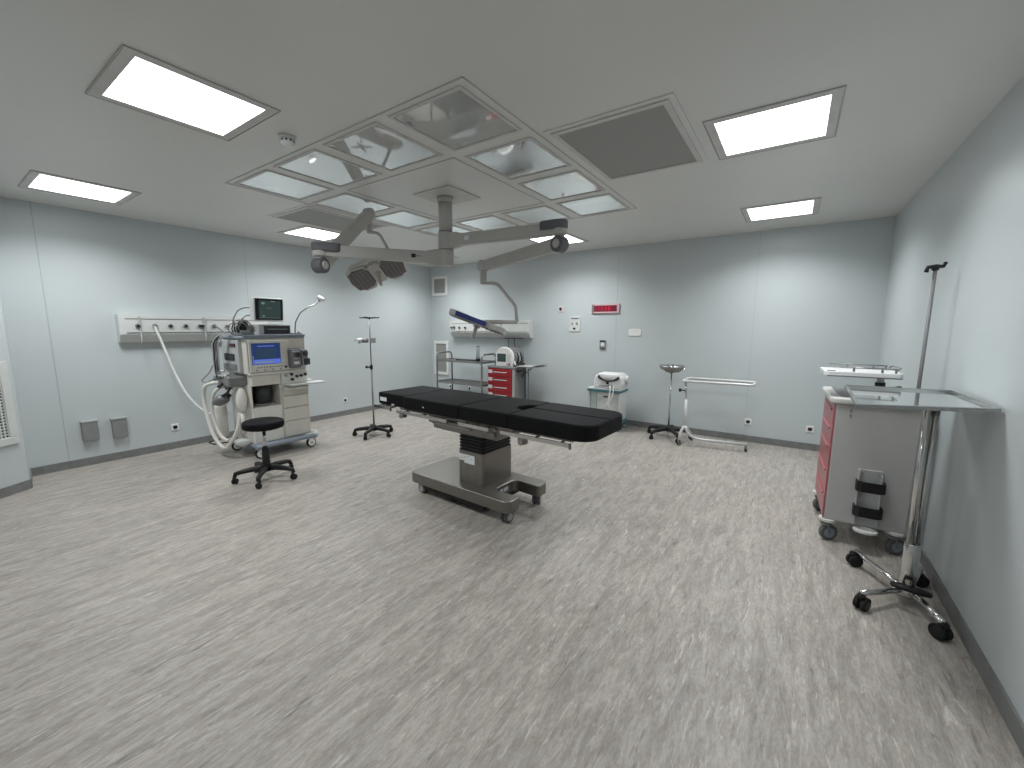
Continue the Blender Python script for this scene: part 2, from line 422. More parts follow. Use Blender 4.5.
# ------------------------------------------------------------------ operating table
T = thing('operating_table', 'black cushioned operating table on a stainless steel column and wheeled base', 'operating table', (-2.2, 2.78, 0), math.radians(-3))
def slab(x0, x1, y0, y1, rr=.02, z0=.815, z1=.93, outline=None):
    return MB().prism(outline or rrect(x0, x1, y0, y1, rr), z0, z1, 'vinyl', bev=.014, seg=3)
Y0, Y1 = -.335, .27; YM = (Y0+Y1)/2
slab(-1.11, -.70, Y0+.03, Y1-.01).build('head_cushion', T)
slab(-.695, .02, Y0, Y1).build('back_cushion', T)
seat = [(.025, Y0), (.52, Y0), (.52, YM-.10), (.44, YM-.085), (.405, YM), (.44, YM+.085), (.52, YM+.10), (.52, Y1), (.025, Y1)]
slab(0, 0, 0, 0, outline=seat).build('seat_cushion', T)
def leg_out(ya, yb, outer):
    x0, x1, r = .525, 1.2, .13; pts = []
    if outer < 0:
        pts = [(x0, yb), (x0, ya)]
        for k in range(9):
            a = -PI/2+PI/2*k/8; pts.append((x1-r+r*math.cos(a), ya+r+r*math.sin(a)))
        pts += [(x1, yb)]
        return pts
    pts = [(x1, ya)]
    for k in range(9):
        a = PI/2*k/8; pts.append((x1-r+r*math.cos(a), yb-r+r*math.sin(a)))
    return pts+[(x0, yb), (x0, ya)]
slab(0, 0, 0, 0, outline=leg_out(Y0, YM-.002, -1)).build('leg_cushion', T)
slab(0, 0, 0, 0, outline=leg_out(YM+.002, Y1, 1)).build('leg_cushion', T)
MB().box(-1.075, -.975, Y0+.0275, Y0+.0305, .848, .885, 'label').build('cushion_label', T)
MB().box(-.90, -.86, Y0+.0275, Y0+.0305, .822, .834, 'label').build('stitched_tag', T)
MB().box(-.42, -.405, Y0-.002, Y0+.001, .858, .868, 'label').build('stitched_tag', T)
f = MB()
f.box(-1.08, -.80, Y0+.07, Y1-.06, .80, .814, 'steel', .004)
f.box(-.79, .0, Y0+.04, Y1-.04, .79, .814, 'steel', .004)
f.box(.0, .50, Y0+.04, Y1-.04, .79, .814, 'steel', .004)
f.box(.53, 1.05, Y0+.04, Y1-.04, .795, .814, 'steel', .004)
f.build('top_plate', T)
for s, yy in ((-1, Y0), (1, Y1)):
    r_ = MB()
    for x0, x1 in ((-1.12, -.86), (-.78, -.1), (.02, .36), (.46, 1.06)):
        z = .785 if x0 > -.8 else .797
        r_.box(x0, x1, yy-.012 if s < 0 else yy+.002, yy-.002 if s < 0 else yy+.012, z-.016, z+.014, 'chrome', .002)
        for q in (.15, .5, .85):
            xx = x0+(x1-x0)*q; r_.cyl((xx, yy-.004*s*-1, z), (xx, yy-s*.07, z+.003), .008, 'steel', n=12)
        r_.box(x1-.014, x1, yy-.016 if s < 0 else yy, yy if s < 0 else yy+.016, z-.024, z+.016, 'steel', .002)
    r_.build('side_rail', T)
for xx, zz in ((-.70, .755), (.66, .745)):
    c = MB(); c.box(xx-.03, xx+.03, Y0-.02, Y0+.03, zz-.02, zz+.03, 'steel', .006); c.cyl((xx, Y0-.03, zz-.005), (xx, Y0+.01, zz-.005), .02, 'darksteel', n=16, bev=.004); c.build('rail_clamp', T)
u = MB()
u.box(-.36, .36, -.26, .20, .675, .79, 'steel', .01)
u.box(-.34, .24, -.285, -.255, .69, .765, 'steel', .006)
u.box(-.35, .12, -.298, -.284, .725, .742, 'darksteel', .004)
u.box(-.40, -.33, -.29, -.20, .73, .80, 'steel', .008)
u.box(.23, .40, -.29, -.15, .695, .80, 'steel', .014)
u.cyl((.28, -.31, .76), (.28, -.28, .76), .022, 'darksteel', bev=.004)
u.cyl((.35, -.31, .73), (.35, -.28, .73), .028, 'steel', bev=.006)
u.cyl((.37, -.30, .775), (.37, -.28, .775), .014, 'darksteel')
u.build('tilt_frame', T)
MB().box(-.33, .16, -.21, .25, .655, .69, 'black', .008).build('motor_cover', T)
bel = MB(); zz = .49
outline = [rrect(-.165, .125, -.16, .245, .03), rrect(-.155, .115, -.15, .235, .03)]
for k in range(6):
    bel.prism(outline[0], zz+k*.028, zz+k*.028+.016, 'black', bev=.006); bel.prism(outline[1], zz+k*.028+.012, zz+k*.028+.03, 'black')
bel.build('bellows', T)
MB().prism(rrect(-.165, .125, -.16, .245, .022), .20, .492, 'steel', bev=.003).build('column', T)
lb = MB().box(-.15, .03, -.1625, -.1600, .405, .462, 'label').box(-.09, .03, -.1626, -.16, .385, .405, 'label')
for k in range(4): lb.box(-.125+.035*k, -.100+.035*k, -.1632, -.1624, .425+.01*(k % 3), .428+.01*(k % 3), 'ink')
lb.build('rating_label', T)
def base_outline():
    x0, x1, y0, y1 = -.68, .485, -.275, .31
    p = []
    def arc(cx, cy, r, a0, a1, n=6):
        for k in range(n+1):
            a = math.radians(a0+(a1-a0)*k/n); p.append((cx+r*math.cos(a), cy+r*math.sin(a)))
    arc(x0+.03, y0+.05, .05, 180, 270)
    arc(x1-.06, y0+.06, .06, 270, 360)
    arc(x1-.03, y0+.13, .03, 0, 90)
    arc(.27, y0+.20, .05, 270, 180)
    arc(.27, y1-.20, .05, 180, 90)
    arc(x1-.03, y1-.13, .03, 270, 360)
    arc(x1-.06, y1-.06, .06, 0, 90)
    arc(x0+.03, y1-.05, .05, 90, 180)
    return p
B_ = MB().prism(base_outline(), .105, .205, 'steel', bev=.008, seg=3).build('base', T)
MB().box(-.54, .20, -.24, .27, .05, .105, 'black', .01).build('underside_cover', T)
MB().box(.2185, .2215, -.06, .10, .125, .185, 'midgrey').box(.2205, .2225, -.05, -.01, .14, .175, 'label').box(.2205, .2225, -.0, .06, .14, .175, 'label').build('socket_panel', T)
for x, y, a in ((-.585, -.20, .3), (-.585, .24, .5), (.405, -.19, 1.9), (.405, .245, 2.3)):
    w = MB(); caster_mb(w, (x, y, 0), .05, 'wheelgrey', 'grey', 'grey', ang=a-.4, top=.11, w=.028, twin=True); w.build('caster', T)

# ------------------------------------------------------------------ surgical light on the ceiling
S = thing('surgical_light', 'grey double surgical light hanging from the ceiling column over the table', 'surgical light', (-2.87, 3.05, H))
O = Vector((-2.87, 3.05, H))
def SB(mb, name, parent=S, off=O, label=None): return mb.build(name, parent, off, label)
CX, CY = -2.87, 3.05
SB(MB().box(CX-.2, CX+.26, CY-.22, CY+.22, H-.012, H, 'lightframe', .004), 'ceiling_plate')
SB(MB().cyl((CX, CY, H-.012), (CX, CY, 2.46), .066, 'armgrey', n=32).cyl((CX, CY, H-.012), (CX, CY, H-.06), .075, 'armgrey', n=32).cyl((CX, CY, 2.462), (CX, CY, 2.47), .068, 'black', n=32), 'column')
def arm(z, J, zh, joint, name):
    J = Vector(J); d = Vector((J.x-CX, J.y-CY, 0)); L = d.length; d.normalize(); n = Vector((-d.y, d.x, 0))
    mt = basis((CX, CY, z), d, n, (0, 0, 1))
    mb = MB(); mb.cyl((CX, CY, z-zh), (CX, CY, z+zh), .076, 'armgrey', n=32, bev=.004)
    # flared shoulder then straight box arm
    pts = [(0.0, -.07), (.12, -.066), (.20, -.046), (L, -.043)]
    out = pts+[(x, -y) for x, y in pts[::-1]]
    m2 = mt @ Matrix.Rotation(PI/2, 4, 'X')
    m3 = basis((CX, CY, z), d, Vector((0, 0, 1)), -n) 
    prof = [(0, -.075), (.11, -.073), (.20, -.056), (L, -.052), (L, .046), (.20, .052), (.11, .073), (0, .075)]
    mb.prism(prof, -.04, .04, 'armgrey', bev=.012, mtx=m3, seg=3)
    a = SB(mb, name)
    e = MB(); e.cyl((J.x, J.y, z-.055), (J.x, J.y, z+.047), .062, 'armgrey', n=28, bev=.01)
    SB(e, 'arm_end', a)if False else SB(e, 'arm_end')
    cv = MB(); prof = rrect(-.24, .066, -.07, .07, .066, 8)
    cv.prism(rrect(L-.18, L+.066, -.066, .066, .06, 8), -.012, .064, 'armdark', bev=.014, mtx=mt, seg=3)
    SB(cv, 'joint_cover')
    return d, n
def spring(J, E, zt, r0=.058, r1=.048):
    J, E = Vector(J), Vector(E)
    k = MB(); k.cyl((J.x, J.y, zt), (J.x, J.y, J.z+.05), .04, 'armgrey', n=24)
    SB(k, 'knuckle')
    d = (E-J); L = d.length; d.normalize(); side = d.cross(Vector((0, 0, 1))).normalized(); up = side.cross(d)
    m = basis(J, d, up, side)
    mb = MB(); mb.prism([(0, -r0), (L, -r1), (L, r1), (0, r0)], -.038, .038, 'armgrey', bev=.012, mtx=m, seg=3)
    SB(mb, 'spring_arm')
    c = MB(); c.cyl(J-side*.05, J+side*.05, .068, 'armdark', n=28, bev=.012); c.cyl(J-side*.058, J+side*.058, .036, 'armgrey', n=24, bev=.006)
    SB(c, 'pivot_cover')
    c = MB(); c.cyl(E-side*.042, E+side*.042, .058, 'armgrey', n=28, bev=.012)
    return side, c
def head(Hc, a, nrm, name_label, strip='blue'):
    """Hc hub centre, a long axis, nrm direction the light shines"""
    a = Vector(a).normalized(); nrm = Vector(nrm); nrm = (nrm-a*nrm.dot(a)).normalized(); b = nrm.cross(a)
    m = basis(Hc, a*.87, b*.9, nrm*.9); hd = MB()
    hd.prism(rrect(-.075, .075, -.16, .16, .05), -.03, .035, 'armgrey', bev=.012, mtx=m, seg=3)
    h = SB(hd, 'lamp_head', S, O, name_label)
    for s in (-1, 1):
        out = [(.05, -.11), (.11, -.19), (.24, -.21), (.325, -.15), (.345, 0), (.325, .15), (.24, .21), (.11, .19), (.05, .11)]
        out = [(x*s, y) for x, y in out]
        if s < 0: out = out[::-1]
        p = MB(); p.prism(out, -.035, .03, 'armgrey', bev=.014, mtx=m, seg=3)
        ctr = (.2*s, 0)
        inn = [(ctr[0]+(x-ctr[0])*.88, y*.88) for x, y in out]
        p.prism(inn, .028, .034, 'led', mtx=m)
        for i in range(-2, 3):
            for j in range(-3, 4):
                x, y = ctr[0]+i*.046, j*.046
                if abs(y) < .165-abs(i)*.012: p.prism(rrect(x-.017, x+.017, y-.017, y+.017, .006, 2), .034, .037, 'ledcell', mtx=m)
        SB(p, 'lamp_petal', h)
        g = MB(); g.tube([m @ Vector((s*.07, -.15, 0)), m @ Vector((s*.12, -.235, 0)), m @ Vector((s*.25, -.235, 0))], .008, 'armgrey', n=10); SB(g, 'grip_bar', h)
    k = MB(); k.prism(rrect(-.24, .12, .209, .224, .006), -.028, .022, strip, bev=.004, mtx=m); SB(k, 'edge_strip', h)
    k = MB(); k.cyl(m @ Vector((0, 0, .03)), m @ Vector((0, 0, .06)), .035, 'armgrey', n=24, bev=.006); k.cyl(m @ Vector((0, 0, .06)), m @ Vector((0, 0, .20)), .019, 'armgrey', r1=.016, n=20, bev=.004); SB(k, 'handle', h)
    return m
def ray(px, py, dist):
    d = CR*((px-512)/FPX)+CU*((384-py)/FPX)+CF
    return Vector((0, 0, CZ))+d*dist
# right-hand lamp
ZR = 2.385
JR = (-1.70, 3.19, 2.255)
arm(ZR, (JR[0], JR[1], 0), .08, None, 'arm')
ER = Vector((-2.63, 3.33, 2.165))
sd, c = spring(JR, ER, ZR-.05)
dR = (ER-Vector((0, 0, CZ))).dot(CF)
PD = ray(482, 284, dR); Pt = Vector((ER.x, ER.y, ER.z)); Pb = Vector((ER.x, ER.y, PD.z))
c.cyl(Pt, Pb, .034, 'armgrey', n=20, bev=.006); SB(c, 'knuckle')
q1 = ray(497, 283, dR); q2 = ray(516, 306, dR); q3 = ray(517, 322, dR); q4 = ray(481, 322, dR)
SB(MB().tube([Pb+Vector((0, 0, .012)), q1, q2, q3], .0165, 'armgrey', n=14, fillet=.05), 'yoke_tube')
SB(MB().tube([q3, q4], .03, 'armgrey', n=14, ell=.7), 'yoke_bar')
aR = CR*53-CU*20; nR = -CR*20-CU*53+CF*4
head(ray(478, 322.5, dR), aR, nR, 'edge-on lamp head with a blue strip')
# left-hand lamp
ZL = 2.225
JL = (-3.50, 2.12, 2.095)
arm(ZL, (JL[0], JL[1], 0), .075, None, 'arm')
EL = ray(369, 214, (Vector((-3.71, 2.82, 2.70))-Vector((0, 0, CZ))).dot(CF))
sd, c = spring(JL, EL, ZL-.05, .062, .05)
dL = (EL-Vector((0, 0, CZ))).dot(CF)
Pb = Vector((EL.x, EL.y, ray(373, 233, dL).z))
c.cyl(EL, Pb, .03, 'armgrey', n=20, bev=.006); SB(c, 'knuckle')
q1 = ray(379, 233, dL+.02); q2 = ray(388, 249, dL+.1); q3 = ray(396, 268, dL+.15); q4 = ray(383, 274, dL+.12)
SB(MB().tube([Pb+Vector((0, 0, .012)), q1, q2, q3], .0155, 'armgrey', n=14, fillet=.05), 'yoke_tube')
SB(MB().tube([q3, q4], .026, 'armgrey', n=14, ell=.7), 'yoke_bar')
nL = CR*.33-CU*.88-CF*.34
aL = CR*.92+CU*.38
head(ray(377, 271.5, dL+.05), aL, nL, 'tilted lamp head with its lens side in view', 'armgrey')
lg = MB(); dd = Vector((JL[0]-CX, JL[1]-CY, 0)).normalized(); nn = Vector((-dd.y, dd.x, 0))
m3 = basis((CX, CY, ZL), dd, Vector((0, 0, 1)), -nn)
lg.box(.30, .34, -.018, .016, -.0415, .0415, 'black', mtx=m3).box(.25, .30, -.008, .004, -.0412, .0412, 'darksteel', mtx=m3)
SB(lg, 'maker_badge')
dd = Vector((JR[0]-CX, JR[1]-CY, 0)).normalized(); nn = Vector((-dd.y, dd.x, 0)); m3 = basis((CX, CY, ZR), dd, Vector((0, 0, 1)), -nn)
SB(MB().box(.24, .29, -.02, .018, -.0412, .0412, 'label', mtx=m3).box(.305, .34, -.012, .012, -.0412, .0412, 'grey', mtx=m3), 'maker_badge')

# ------------------------------------------------------------------ wall fittings
def gas_panel(t, W, hgt, dep, outlets, hooks, mt):
    """box with a sloping underside; local x along the wall, y up, z out. mt = wall basis at lower left"""
    prof = [(0, .0), (dep*.55, 0), (dep, hgt*.28), (dep, hgt), (0, hgt)]
    mz = mt @ basis((0, 0, 0), (0, 0, 1), (0, 1, 0), (-1, 0, 0))
    b = MB(); b.prism(prof, -W, 0, 'offwhite', bev=.008, mtx=mz); b.build('housing', t)
    r_ = MB(); r_.box(.06, W-.03, hgt*.82, hgt*.84, dep, dep+.004, 'darksteel', mtx=mt).box(.06, W-.03, hgt*.33, hgt*.36, dep, dep+.006, 'darksteel', mtx=mt)
    r_.build('rail_groove', t)
    for i, x in enumerate(outlets):
        o = MB(); z0 = dep
        o.cyl(mt @ Vector((x, hgt*.58, z0)), mt @ Vector((x, hgt*.58, z0+.02)), .026, 'darksteel', n=18, bev=.004)
        o.cyl(mt @ Vector((x, hgt*.58, z0+.018)), mt @ Vector((x, hgt*.58, z0+.028)), .012, 'black', n=12); o.build('gas_outlet', t)
    for x in hooks:
        o = MB(); o.box(x-.012, x+.012, hgt*.30, hgt*.92, dep+.004, dep+.012, 'grey', .002, mtx=mt)
        o.tube([mt @ Vector((x, hgt*.3, dep+.008)), mt @ Vector((x, -.02, dep+.008)), mt @ Vector((x, -.03, dep-.03))], .007, 'grey', n=8); o.build('hook', t)
# every wall thing is built in world axes around an Empty at the world origin of its wall spot
def wthing(name, label, cat, loc, group=None): return thing(name, label, cat, loc, 0, group)
def rel(mt, loc): return Matrix.Translation(-Vector(loc)) @ mt
loc = (XL, 1.36, 1.37); t = wthing('gas_supply_panel', 'long white medical gas panel on the left wall with white hose plugged in', 'gas supply panel', loc)
gas_panel(t, 1.62, .33, .12, [.165, .32, .47, .625, .775, .805, .935, 1.09, 1.25], [.185, .83], rel(on_left(1.36, 1.37), loc))
loc = (-5.80, YB, 1.36); t = wthing('gas_supply_panel', 'white medical gas panel on the back wall above the red drawer cart', 'gas supply panel', loc)
gas_panel(t, 1.90, .32, .16, [.06, .13, .27, .42], [1.28], rel(on_back(-5.80, 1.36), loc))
# outlets
def outlet(mt, loc, label, hole='black', size=.042):
    t = wthing('wall_socket', label, 'wall socket', loc, 'low wall sockets')
    m = rel(mt, loc)
    MB().prism(rrect(-size, size, -size, size, .008), 0, .01, 'white', bev=.003, mtx=m).build('cover_plate', t)
    MB().cyl(m @ Vector((0, -.002, .008)), m @ Vector((0, -.002, .0125)), size*.55, hole, n=20).box(-.022, .022, -.02, .018, .008, .012, hole, .003, mtx=m).build('socket', t)
    return t
M['darkred'] = mat('socket_maroon', (.06, .008, .012), .4)
outlet(on_left(1.797, .278), (XL, 1.797, .278), 'white wall socket low on the left wall, right of the grey boxes')
outlet(on_left(4.227, .273), (XL, 4.227, .273), 'white wall socket low on the left wall behind the IV stand')
outlet(on_back(-.435, .281), (-.435, YB, .281), 'white wall socket low on the back wall beside the tubular frame stand')
outlet(on_back(.257, .276), (.257, YB, .276), 'white wall socket with maroon insert left of the right-hand cart', 'darkred')
outlet(on_back(-5.95, .31), (-5.95, YB, .31), 'small white wall socket seen low through the left part of the steel trolley')
outlet(on_back(-5.42, .31), (-5.42, YB, .31), 'small white wall socket seen low through the middle of the steel trolley')
# two grey boxes
for y, z, lb in ((1.03, .395, 'square grey wall box low on the left wall, the left of two'), (1.275, .385, 'square grey wall box low on the left wall, the right of two')):
    loc = (XL, y, z); t = wthing('wall_box', lb, 'wall box', loc, 'grey wall boxes'); m = rel(on_left(y, z), loc)
    MB().box(-.065, .065, -.115, .115, 0, .05, 'boxgrey', .006, mtx=m).build('housing', t)
    MB().box(-.07, .07, .10, .12, 0, .056, 'grey', .004, mtx=m).build('lid', t)
# vents
def vent(mt, loc, w, h, label, name='wall_vent'):
    t = wthing(name, label, 'wall vent', loc); m = rel(mt, loc); f = MB()
    b = .055
    for x0, x1, y0, y1 in ((-w, w, h-b, h), (-w, w, -h, -h+b), (-w, -w+b, -h+b, h-b), (w-b, w, -h+b, h-b)): f.box(x0, x1, y0, y1, 0, .022, 'white', .005, mtx=m)
    f.build('frame', t)
    g = MB().box(-w+b, w-b, -h+b, h-b, 0, .008, 'ventmesh', mtx=m)
    g.build('mesh', t); return t, m
vent(on_back(-6.20, 2.40), (-6.20, YB, 2.40), .215, .20, 'small white framed vent high in the far left corner')
vent(on_back(-6.19, .90), (-6.19, YB, .90), .205, .355, 'tall white framed vent low in the far left corner behind the trolley')
dx, dy = Vector((-5.35+6.0, YF-.503)).normalized()
ax = Vector((-dx, -dy, 0)); nz = Vector((-dy, dx, 0)) if (-dy) > 0 else Vector((dy, -dx, 0))
gc = Vector((-6.0, .503, 0))+(-ax)*.30+Vector((0, 0, .85))
loc = tuple(gc); mt = basis(gc, ax, (0, 0, 1), ax.cross(Vector((0, 0, 1))))
t = wthing('wall_vent', 'large white framed grille at the left edge of the view', 'wall vent', loc); m = rel(mt, loc)
f = MB(); w, h, b = .262, .385, .07
for x0, x1, y0, y1 in ((-w, w, h-b, h), (-w, w, -h, -h+b), (-w, -w+b, -h+b, h-b), (w-b, w, -h+b, h-b)): f.box(x0, x1, y0, y1, 0, .02, 'offwhite', .005, mtx=m)
f.box(-w+b, w-b, h-b-.15, h-b, 0, .014, 'offwhite', mtx=m)
f.build('frame', t)
g = MB().box(-w+b, w-b, -h+b, h-b-.15, 0, .004, 'black', mtx=m)
nx, nyy = 13, 17; W_, H_ = 2*(w-b), 2*h-2*b-.15
for i in range(nx+1): x = -w+b+W_*i/nx; g.box(x-.005, x+.005, -h+b, h-b-.15, .004, .013, 'offwhite', mtx=m)
for j in range(nyy+1): y = -h+b+H_*j/nyy; g.box(-w+b, w-b, y-.005, y+.005, .004, .0125, 'offwhite', mtx=m)
g.build('grid', t)
# back wall small fittings
def back_thing(name, label, cat, x, z): 
    loc = (x, YB, z); return wthing(name, label, cat, loc), rel(on_back(x, z), loc)
t, m = back_thing('alarm_button', 'small white plate with a red and black button on the back wall', 'button', -3.352, 1.868)
MB().prism(rrect(-.05, .05, -.055, .055, .01), 0, .01, 'offwhite', bev=.003, mtx=m).build('plate', t)
MB().cyl(m @ Vector((0, 0, .01)), m @ Vector((0, 0, .025)), .026, 'digitback', n=20, bev=.003).cyl(m @ Vector((0, 0, .024)), m @ Vector((0, 0, .03)), .016, 'black', n=16).build('button', t)
t, m = back_thing('switch_panel', 'cream wall control plate with a dark top slot below the alarm button', 'switch panel', -3.08, 1.61)
MB().prism(rrect(-.10, .10, -.125, .125, .01), 0, .014, 'offwhite', bev=.004, mtx=m).build('plate', t)
MB().box(-.072, .072, .085, .105, .013, .018, 'midgrey', mtx=m).build('slot', t)
for sx, mm in ((-.045, 'grey'), (.04, 'yellow')): MB().cyl(m @ Vector((sx, .012, .013)), m @ Vector((sx, .012, .026)), .022, mm, n=18, bev=.003).build('knob', t)
MB().box(-.03, .015, -.09, -.06, .013, .02, 'slot', .002, mtx=m).build('key_switch', t)
t, m = back_thing('thermostat', 'small square thermostat with dark bands below the red display', 'thermostat', -2.57, 1.28)
MB().prism(rrect(-.052, .052, -.075, .075, .006), 0, .02, 'grey', bev=.004, mtx=m).build('housing', t)
MB().box(-.047, .047, .04, .068, .019, .024, 'slot', mtx=m).box(-.047, .047, -.07, -.048, .019, .024, 'slot', mtx=m).box(-.05, -.038, -.07, .068, .019, .0235, 'midgrey', mtx=m).box(.038, .05, -.07, .068, .019, .0235, 'midgrey', mtx=m).build('bands', t)
MB().cyl(m @ Vector((0, 0, .019)), m @ Vector((0, 0, .03)), .028, 'white', n=20, bev=.004).build('dial', t)
t, m = back_thing('blank_plate', 'blank rounded white plate on the back wall right of the red display', 'wall plate', -2.055, 1.48)
MB().prism(rrect(-.10, .10, -.053, .053, .02), 0, .012, 'white', bev=.004, mtx=m).build('plate', t)
# digital clock
t, m = back_thing('wall_clock', 'red digital display on the back wall in a thin pale frame', 'digital clock', -2.545, 1.857)
MB().prism(rrect(-.235, .235, -.075, .075, .008), 0, .03, 'clockrim', bev=.004, mtx=m).build('housing', t)
MB().box(-.225, -.19, -.066, .066, .028, .033, 'clockend', mtx=m).box(-.19, .195, -.048, .048, .028, .032, 'digitback', mtx=m).build('display', t)
SEG = {'1': 'bc', '2': 'abged', '0': 'abcdef', '8': 'abcdefg', '3': 'abgcd'}
dg = MB()
def seven(ch, x, s=.03):
    w, h, th = s*.5, s, .0065
    segs = {'a': (-w, w, h-th, h), 'g': (-w, w, -th/2, th/2), 'd': (-w, w, -h, -h+th), 'f': (-w, -w+th, 0, h), 'b': (w-th, w, 0, h), 'e': (-w, -w+th, -h, 0), 'c': (w-th, w, -h, 0)}
    for k in SEG[ch]:
        a = segs[k]; dg.box(x+a[0], x+a[1], a[2], a[3], .032, .0335, 'digit', mtx=m)
for ch, x in (('1', -.165), ('1', -.115), ('2', -.055), ('0', .012), ('8', .072)): seven(ch, x)
dg.box(-.024, -.018, .008, .014, .032, .0335, 'digit', mtx=m).box(-.024, -.018, -.014, -.008, .032, .0335, 'digit', mtx=m)
dg.build('digits', t)
MB().box(.10, .19, -.044, .044, .031, .0338, 'clockred' if 'clockred' in M else 'digitback', mtx=m).build('red_window', t)
# ------------------------------------------------------------------ stool
t = thing('wheeled_stool', 'round black padded stool on a five-arm wheeled base in front of the anaesthesia machine', 'stool', (-4.39, 1.935, 0))
MB().lathe([(0, .535), (.16, .535), (.182, .543), (.188, .56), (.188, .595), (.18, .61), (.16, .618), (0, .62)], 'vinyl', n=40).build('seat', t)
MB().box(-.08, .08, -.05, .05, .515, .536, 'black', .006).build('seat_plate', t)
MB().cyl((0, 0, .28), (0, 0, .52), .017, 'chrome').cyl((0, 0, .26), (0, 0, .34), .025, 'black').build('gas_lift', t)
MB().cyl((0, 0, .085), (0, 0, .33), .042, 'black', r1=.03, bev=.004).build('column_sleeve', t)
star_base(t, .28, .115, .10, .55, thick=.026)

# ------------------------------------------------------------------ IV stand
t = thing('iv_stand', 'slim steel IV stand with a black star base left of the operating table', 'IV stand', (-4.925, 3.66, 0))
star_base(t, .27, .10, .085, .15, thick=.027)
MB().cyl((0, 0, .1), (0, 0, .98), .0125, 'darksteel').build('lower_pole', t)
MB().cyl((0, 0, .9), (0, 0, 1.68), .009, 'darksteel').build('upper_pole', t)
k = MB().cyl((0, 0, .96), (0, 0, 1.02), .021, 'black', bev=.004).cyl((0, 0, .99), (-.06, -.03, .99), .011, 'black').cyl((-.055, -.028, .99), (-.075, -.036, .99), .02, 'black', bev=.004); k.build('height_clamp', t)
for a in (.55, .55+PI):
    c, s = math.cos(a), math.sin(a)
    MB().tube([(0, 0, 1.68), (c*.09, s*.09, 1.685), (c*.125, s*.125, 1.68), (c*.145, s*.145, 1.695)], [.013, .010, .008, .006], 'black', n=10).build('hook', t)
for a in (.55+PI/2, .55-PI/2):
    c, s = math.cos(a), math.sin(a)
    MB().tube([(0, 0, 1.68), (c*.09, s*.09, 1.685), (c*.125, s*.125, 1.68), (c*.145, s*.145, 1.695)], [.013, .010, .008, .006], 'black', n=10).build('hook', t)
ax_ = Vector((.825, .565, 0))
t2 = thing('pole_warmer', 'small grey and white clamped device halfway up the slim IV stand', 'pole device', (-4.925, 3.66, 1.37))
mm = basis((0, 0, 0), ax_, (0, 0, 1), ax_.cross(Vector((0, 0, 1))))
MB().box(.012, .075, -.035, .035, -.02, .03, 'grey', .006, mtx=mm).build('clamp_block', t2)
k = MB(); k.cyl(mm @ Vector((-.02, -.005, .02)), mm @ Vector((-.11, -.005, .03)), .03, 'midgrey', n=20, bev=.008); k.build('motor', t2)
k = MB(); k.cyl(mm @ Vector((-.10, 0, .03)), mm @ Vector((-.17, 0.012, .03)), .032, 'white', r1=.018, n=20, bev=.006); k.cyl(mm @ Vector((-.165, .005, .03)), mm @ Vector((-.215, -.004, .03)), .008, 'grey', n=10); k.cyl(mm @ Vector((-.13, -.02, .03)), mm @ Vector((-.15, -.038, .03)), .017, 'grey', n=10); k.build('nozzle', t2)

# ------------------------------------------------------------------ basin stand
t = thing('basin_stand', 'thin pole stand with a shallow steel basin and black wheeled base by the back wall', 'basin stand', (-1.385, 5.99, 0))
star_base(t, .30, .12, .10, .35, thick=.028)
MB().cyl((0, 0, .11), (0, 0, .95), .0125, 'chrome').build('pole', t)
MB().lathe([(0, .945), (.09, .945), (.145, .985), (.165, 1.03), (.172, 1.032), (.15, .985), (.09, .951), (0, .951)], 'darksteel', n=40).build('basin', t)
k = MB()
for i in range(3):
    a = i*2*PI/3; k.tube([(0, 0, .93), (.1*math.cos(a), .1*math.sin(a), .945), (.17*math.cos(a), .17*math.sin(a), 1.0)], .005, 'chrome', n=8)
k.build('basin_bracket', t)
o = tag(MB().lathe([(0, 0), (.05, 0), (.055, .05), (.058, .075), (.052, .075), (.048, .01), (0, .008)], 'chrome', n=24).build('metal_cup'), 'small shiny metal cup lying in the basin of the pole stand', 'cup')
o.location = (-1.36, 5.97, .955)

# ------------------------------------------------------------------ tubular frame stand
t = thing('instrument_stand', 'pale tubular stand with an open rectangular top loop against the back wall', 'instrument stand', (-1.13, 5.86, 0))
MB().tube([(-.035, -.20, .865), (.765, -.13, .865), (.765, .20, .865), (-.035, .20, .865)], .017, 'standgrey', closed=True, fillet=.05, n=14).build('top_loop', t)
MB().cyl((.02, -.17, .22), (.02, -.17, .62), .019, 'standgrey').cyl((.02, -.17, .55), (.0, -.17, .87), .013, 'chrome').build('post', t)
MB().cyl((-.0, -.17, .74), (-.07, -.17, .74), .008, 'black').cyl((-.05, -.17, .74), (-.08, -.17, .74), .022, 'black', bev=.004).build('clamp_knob', t)
MB().tube([(.02, -.17, .27), (.06, -.16, .16), (.17, -.14, .10), (.74, -.04, .10)], .019, 'standgrey', fillet=.06, n=12).tube([(.02, -.17, .27), (-.02, -.20, .19), (-.03, -.22, .08)], .018, 'standgrey', fillet=.05, n=12).tube([(.02, -.17, .27), (.05, -.05, .18), (.06, .14, .08)], .018, 'standgrey', fillet=.05, n=12).build('base_frame', t)
for x, y, a in ((-.03, -.22, .3), (.06, .14, .9), (.735, -.04, 1.2)):
    w = MB(); caster_mb(w, (x, y, 0), .024, 'rubber', 'midgrey', 'midgrey', ang=a, top=.09, w=.016); w.build('caster', t)

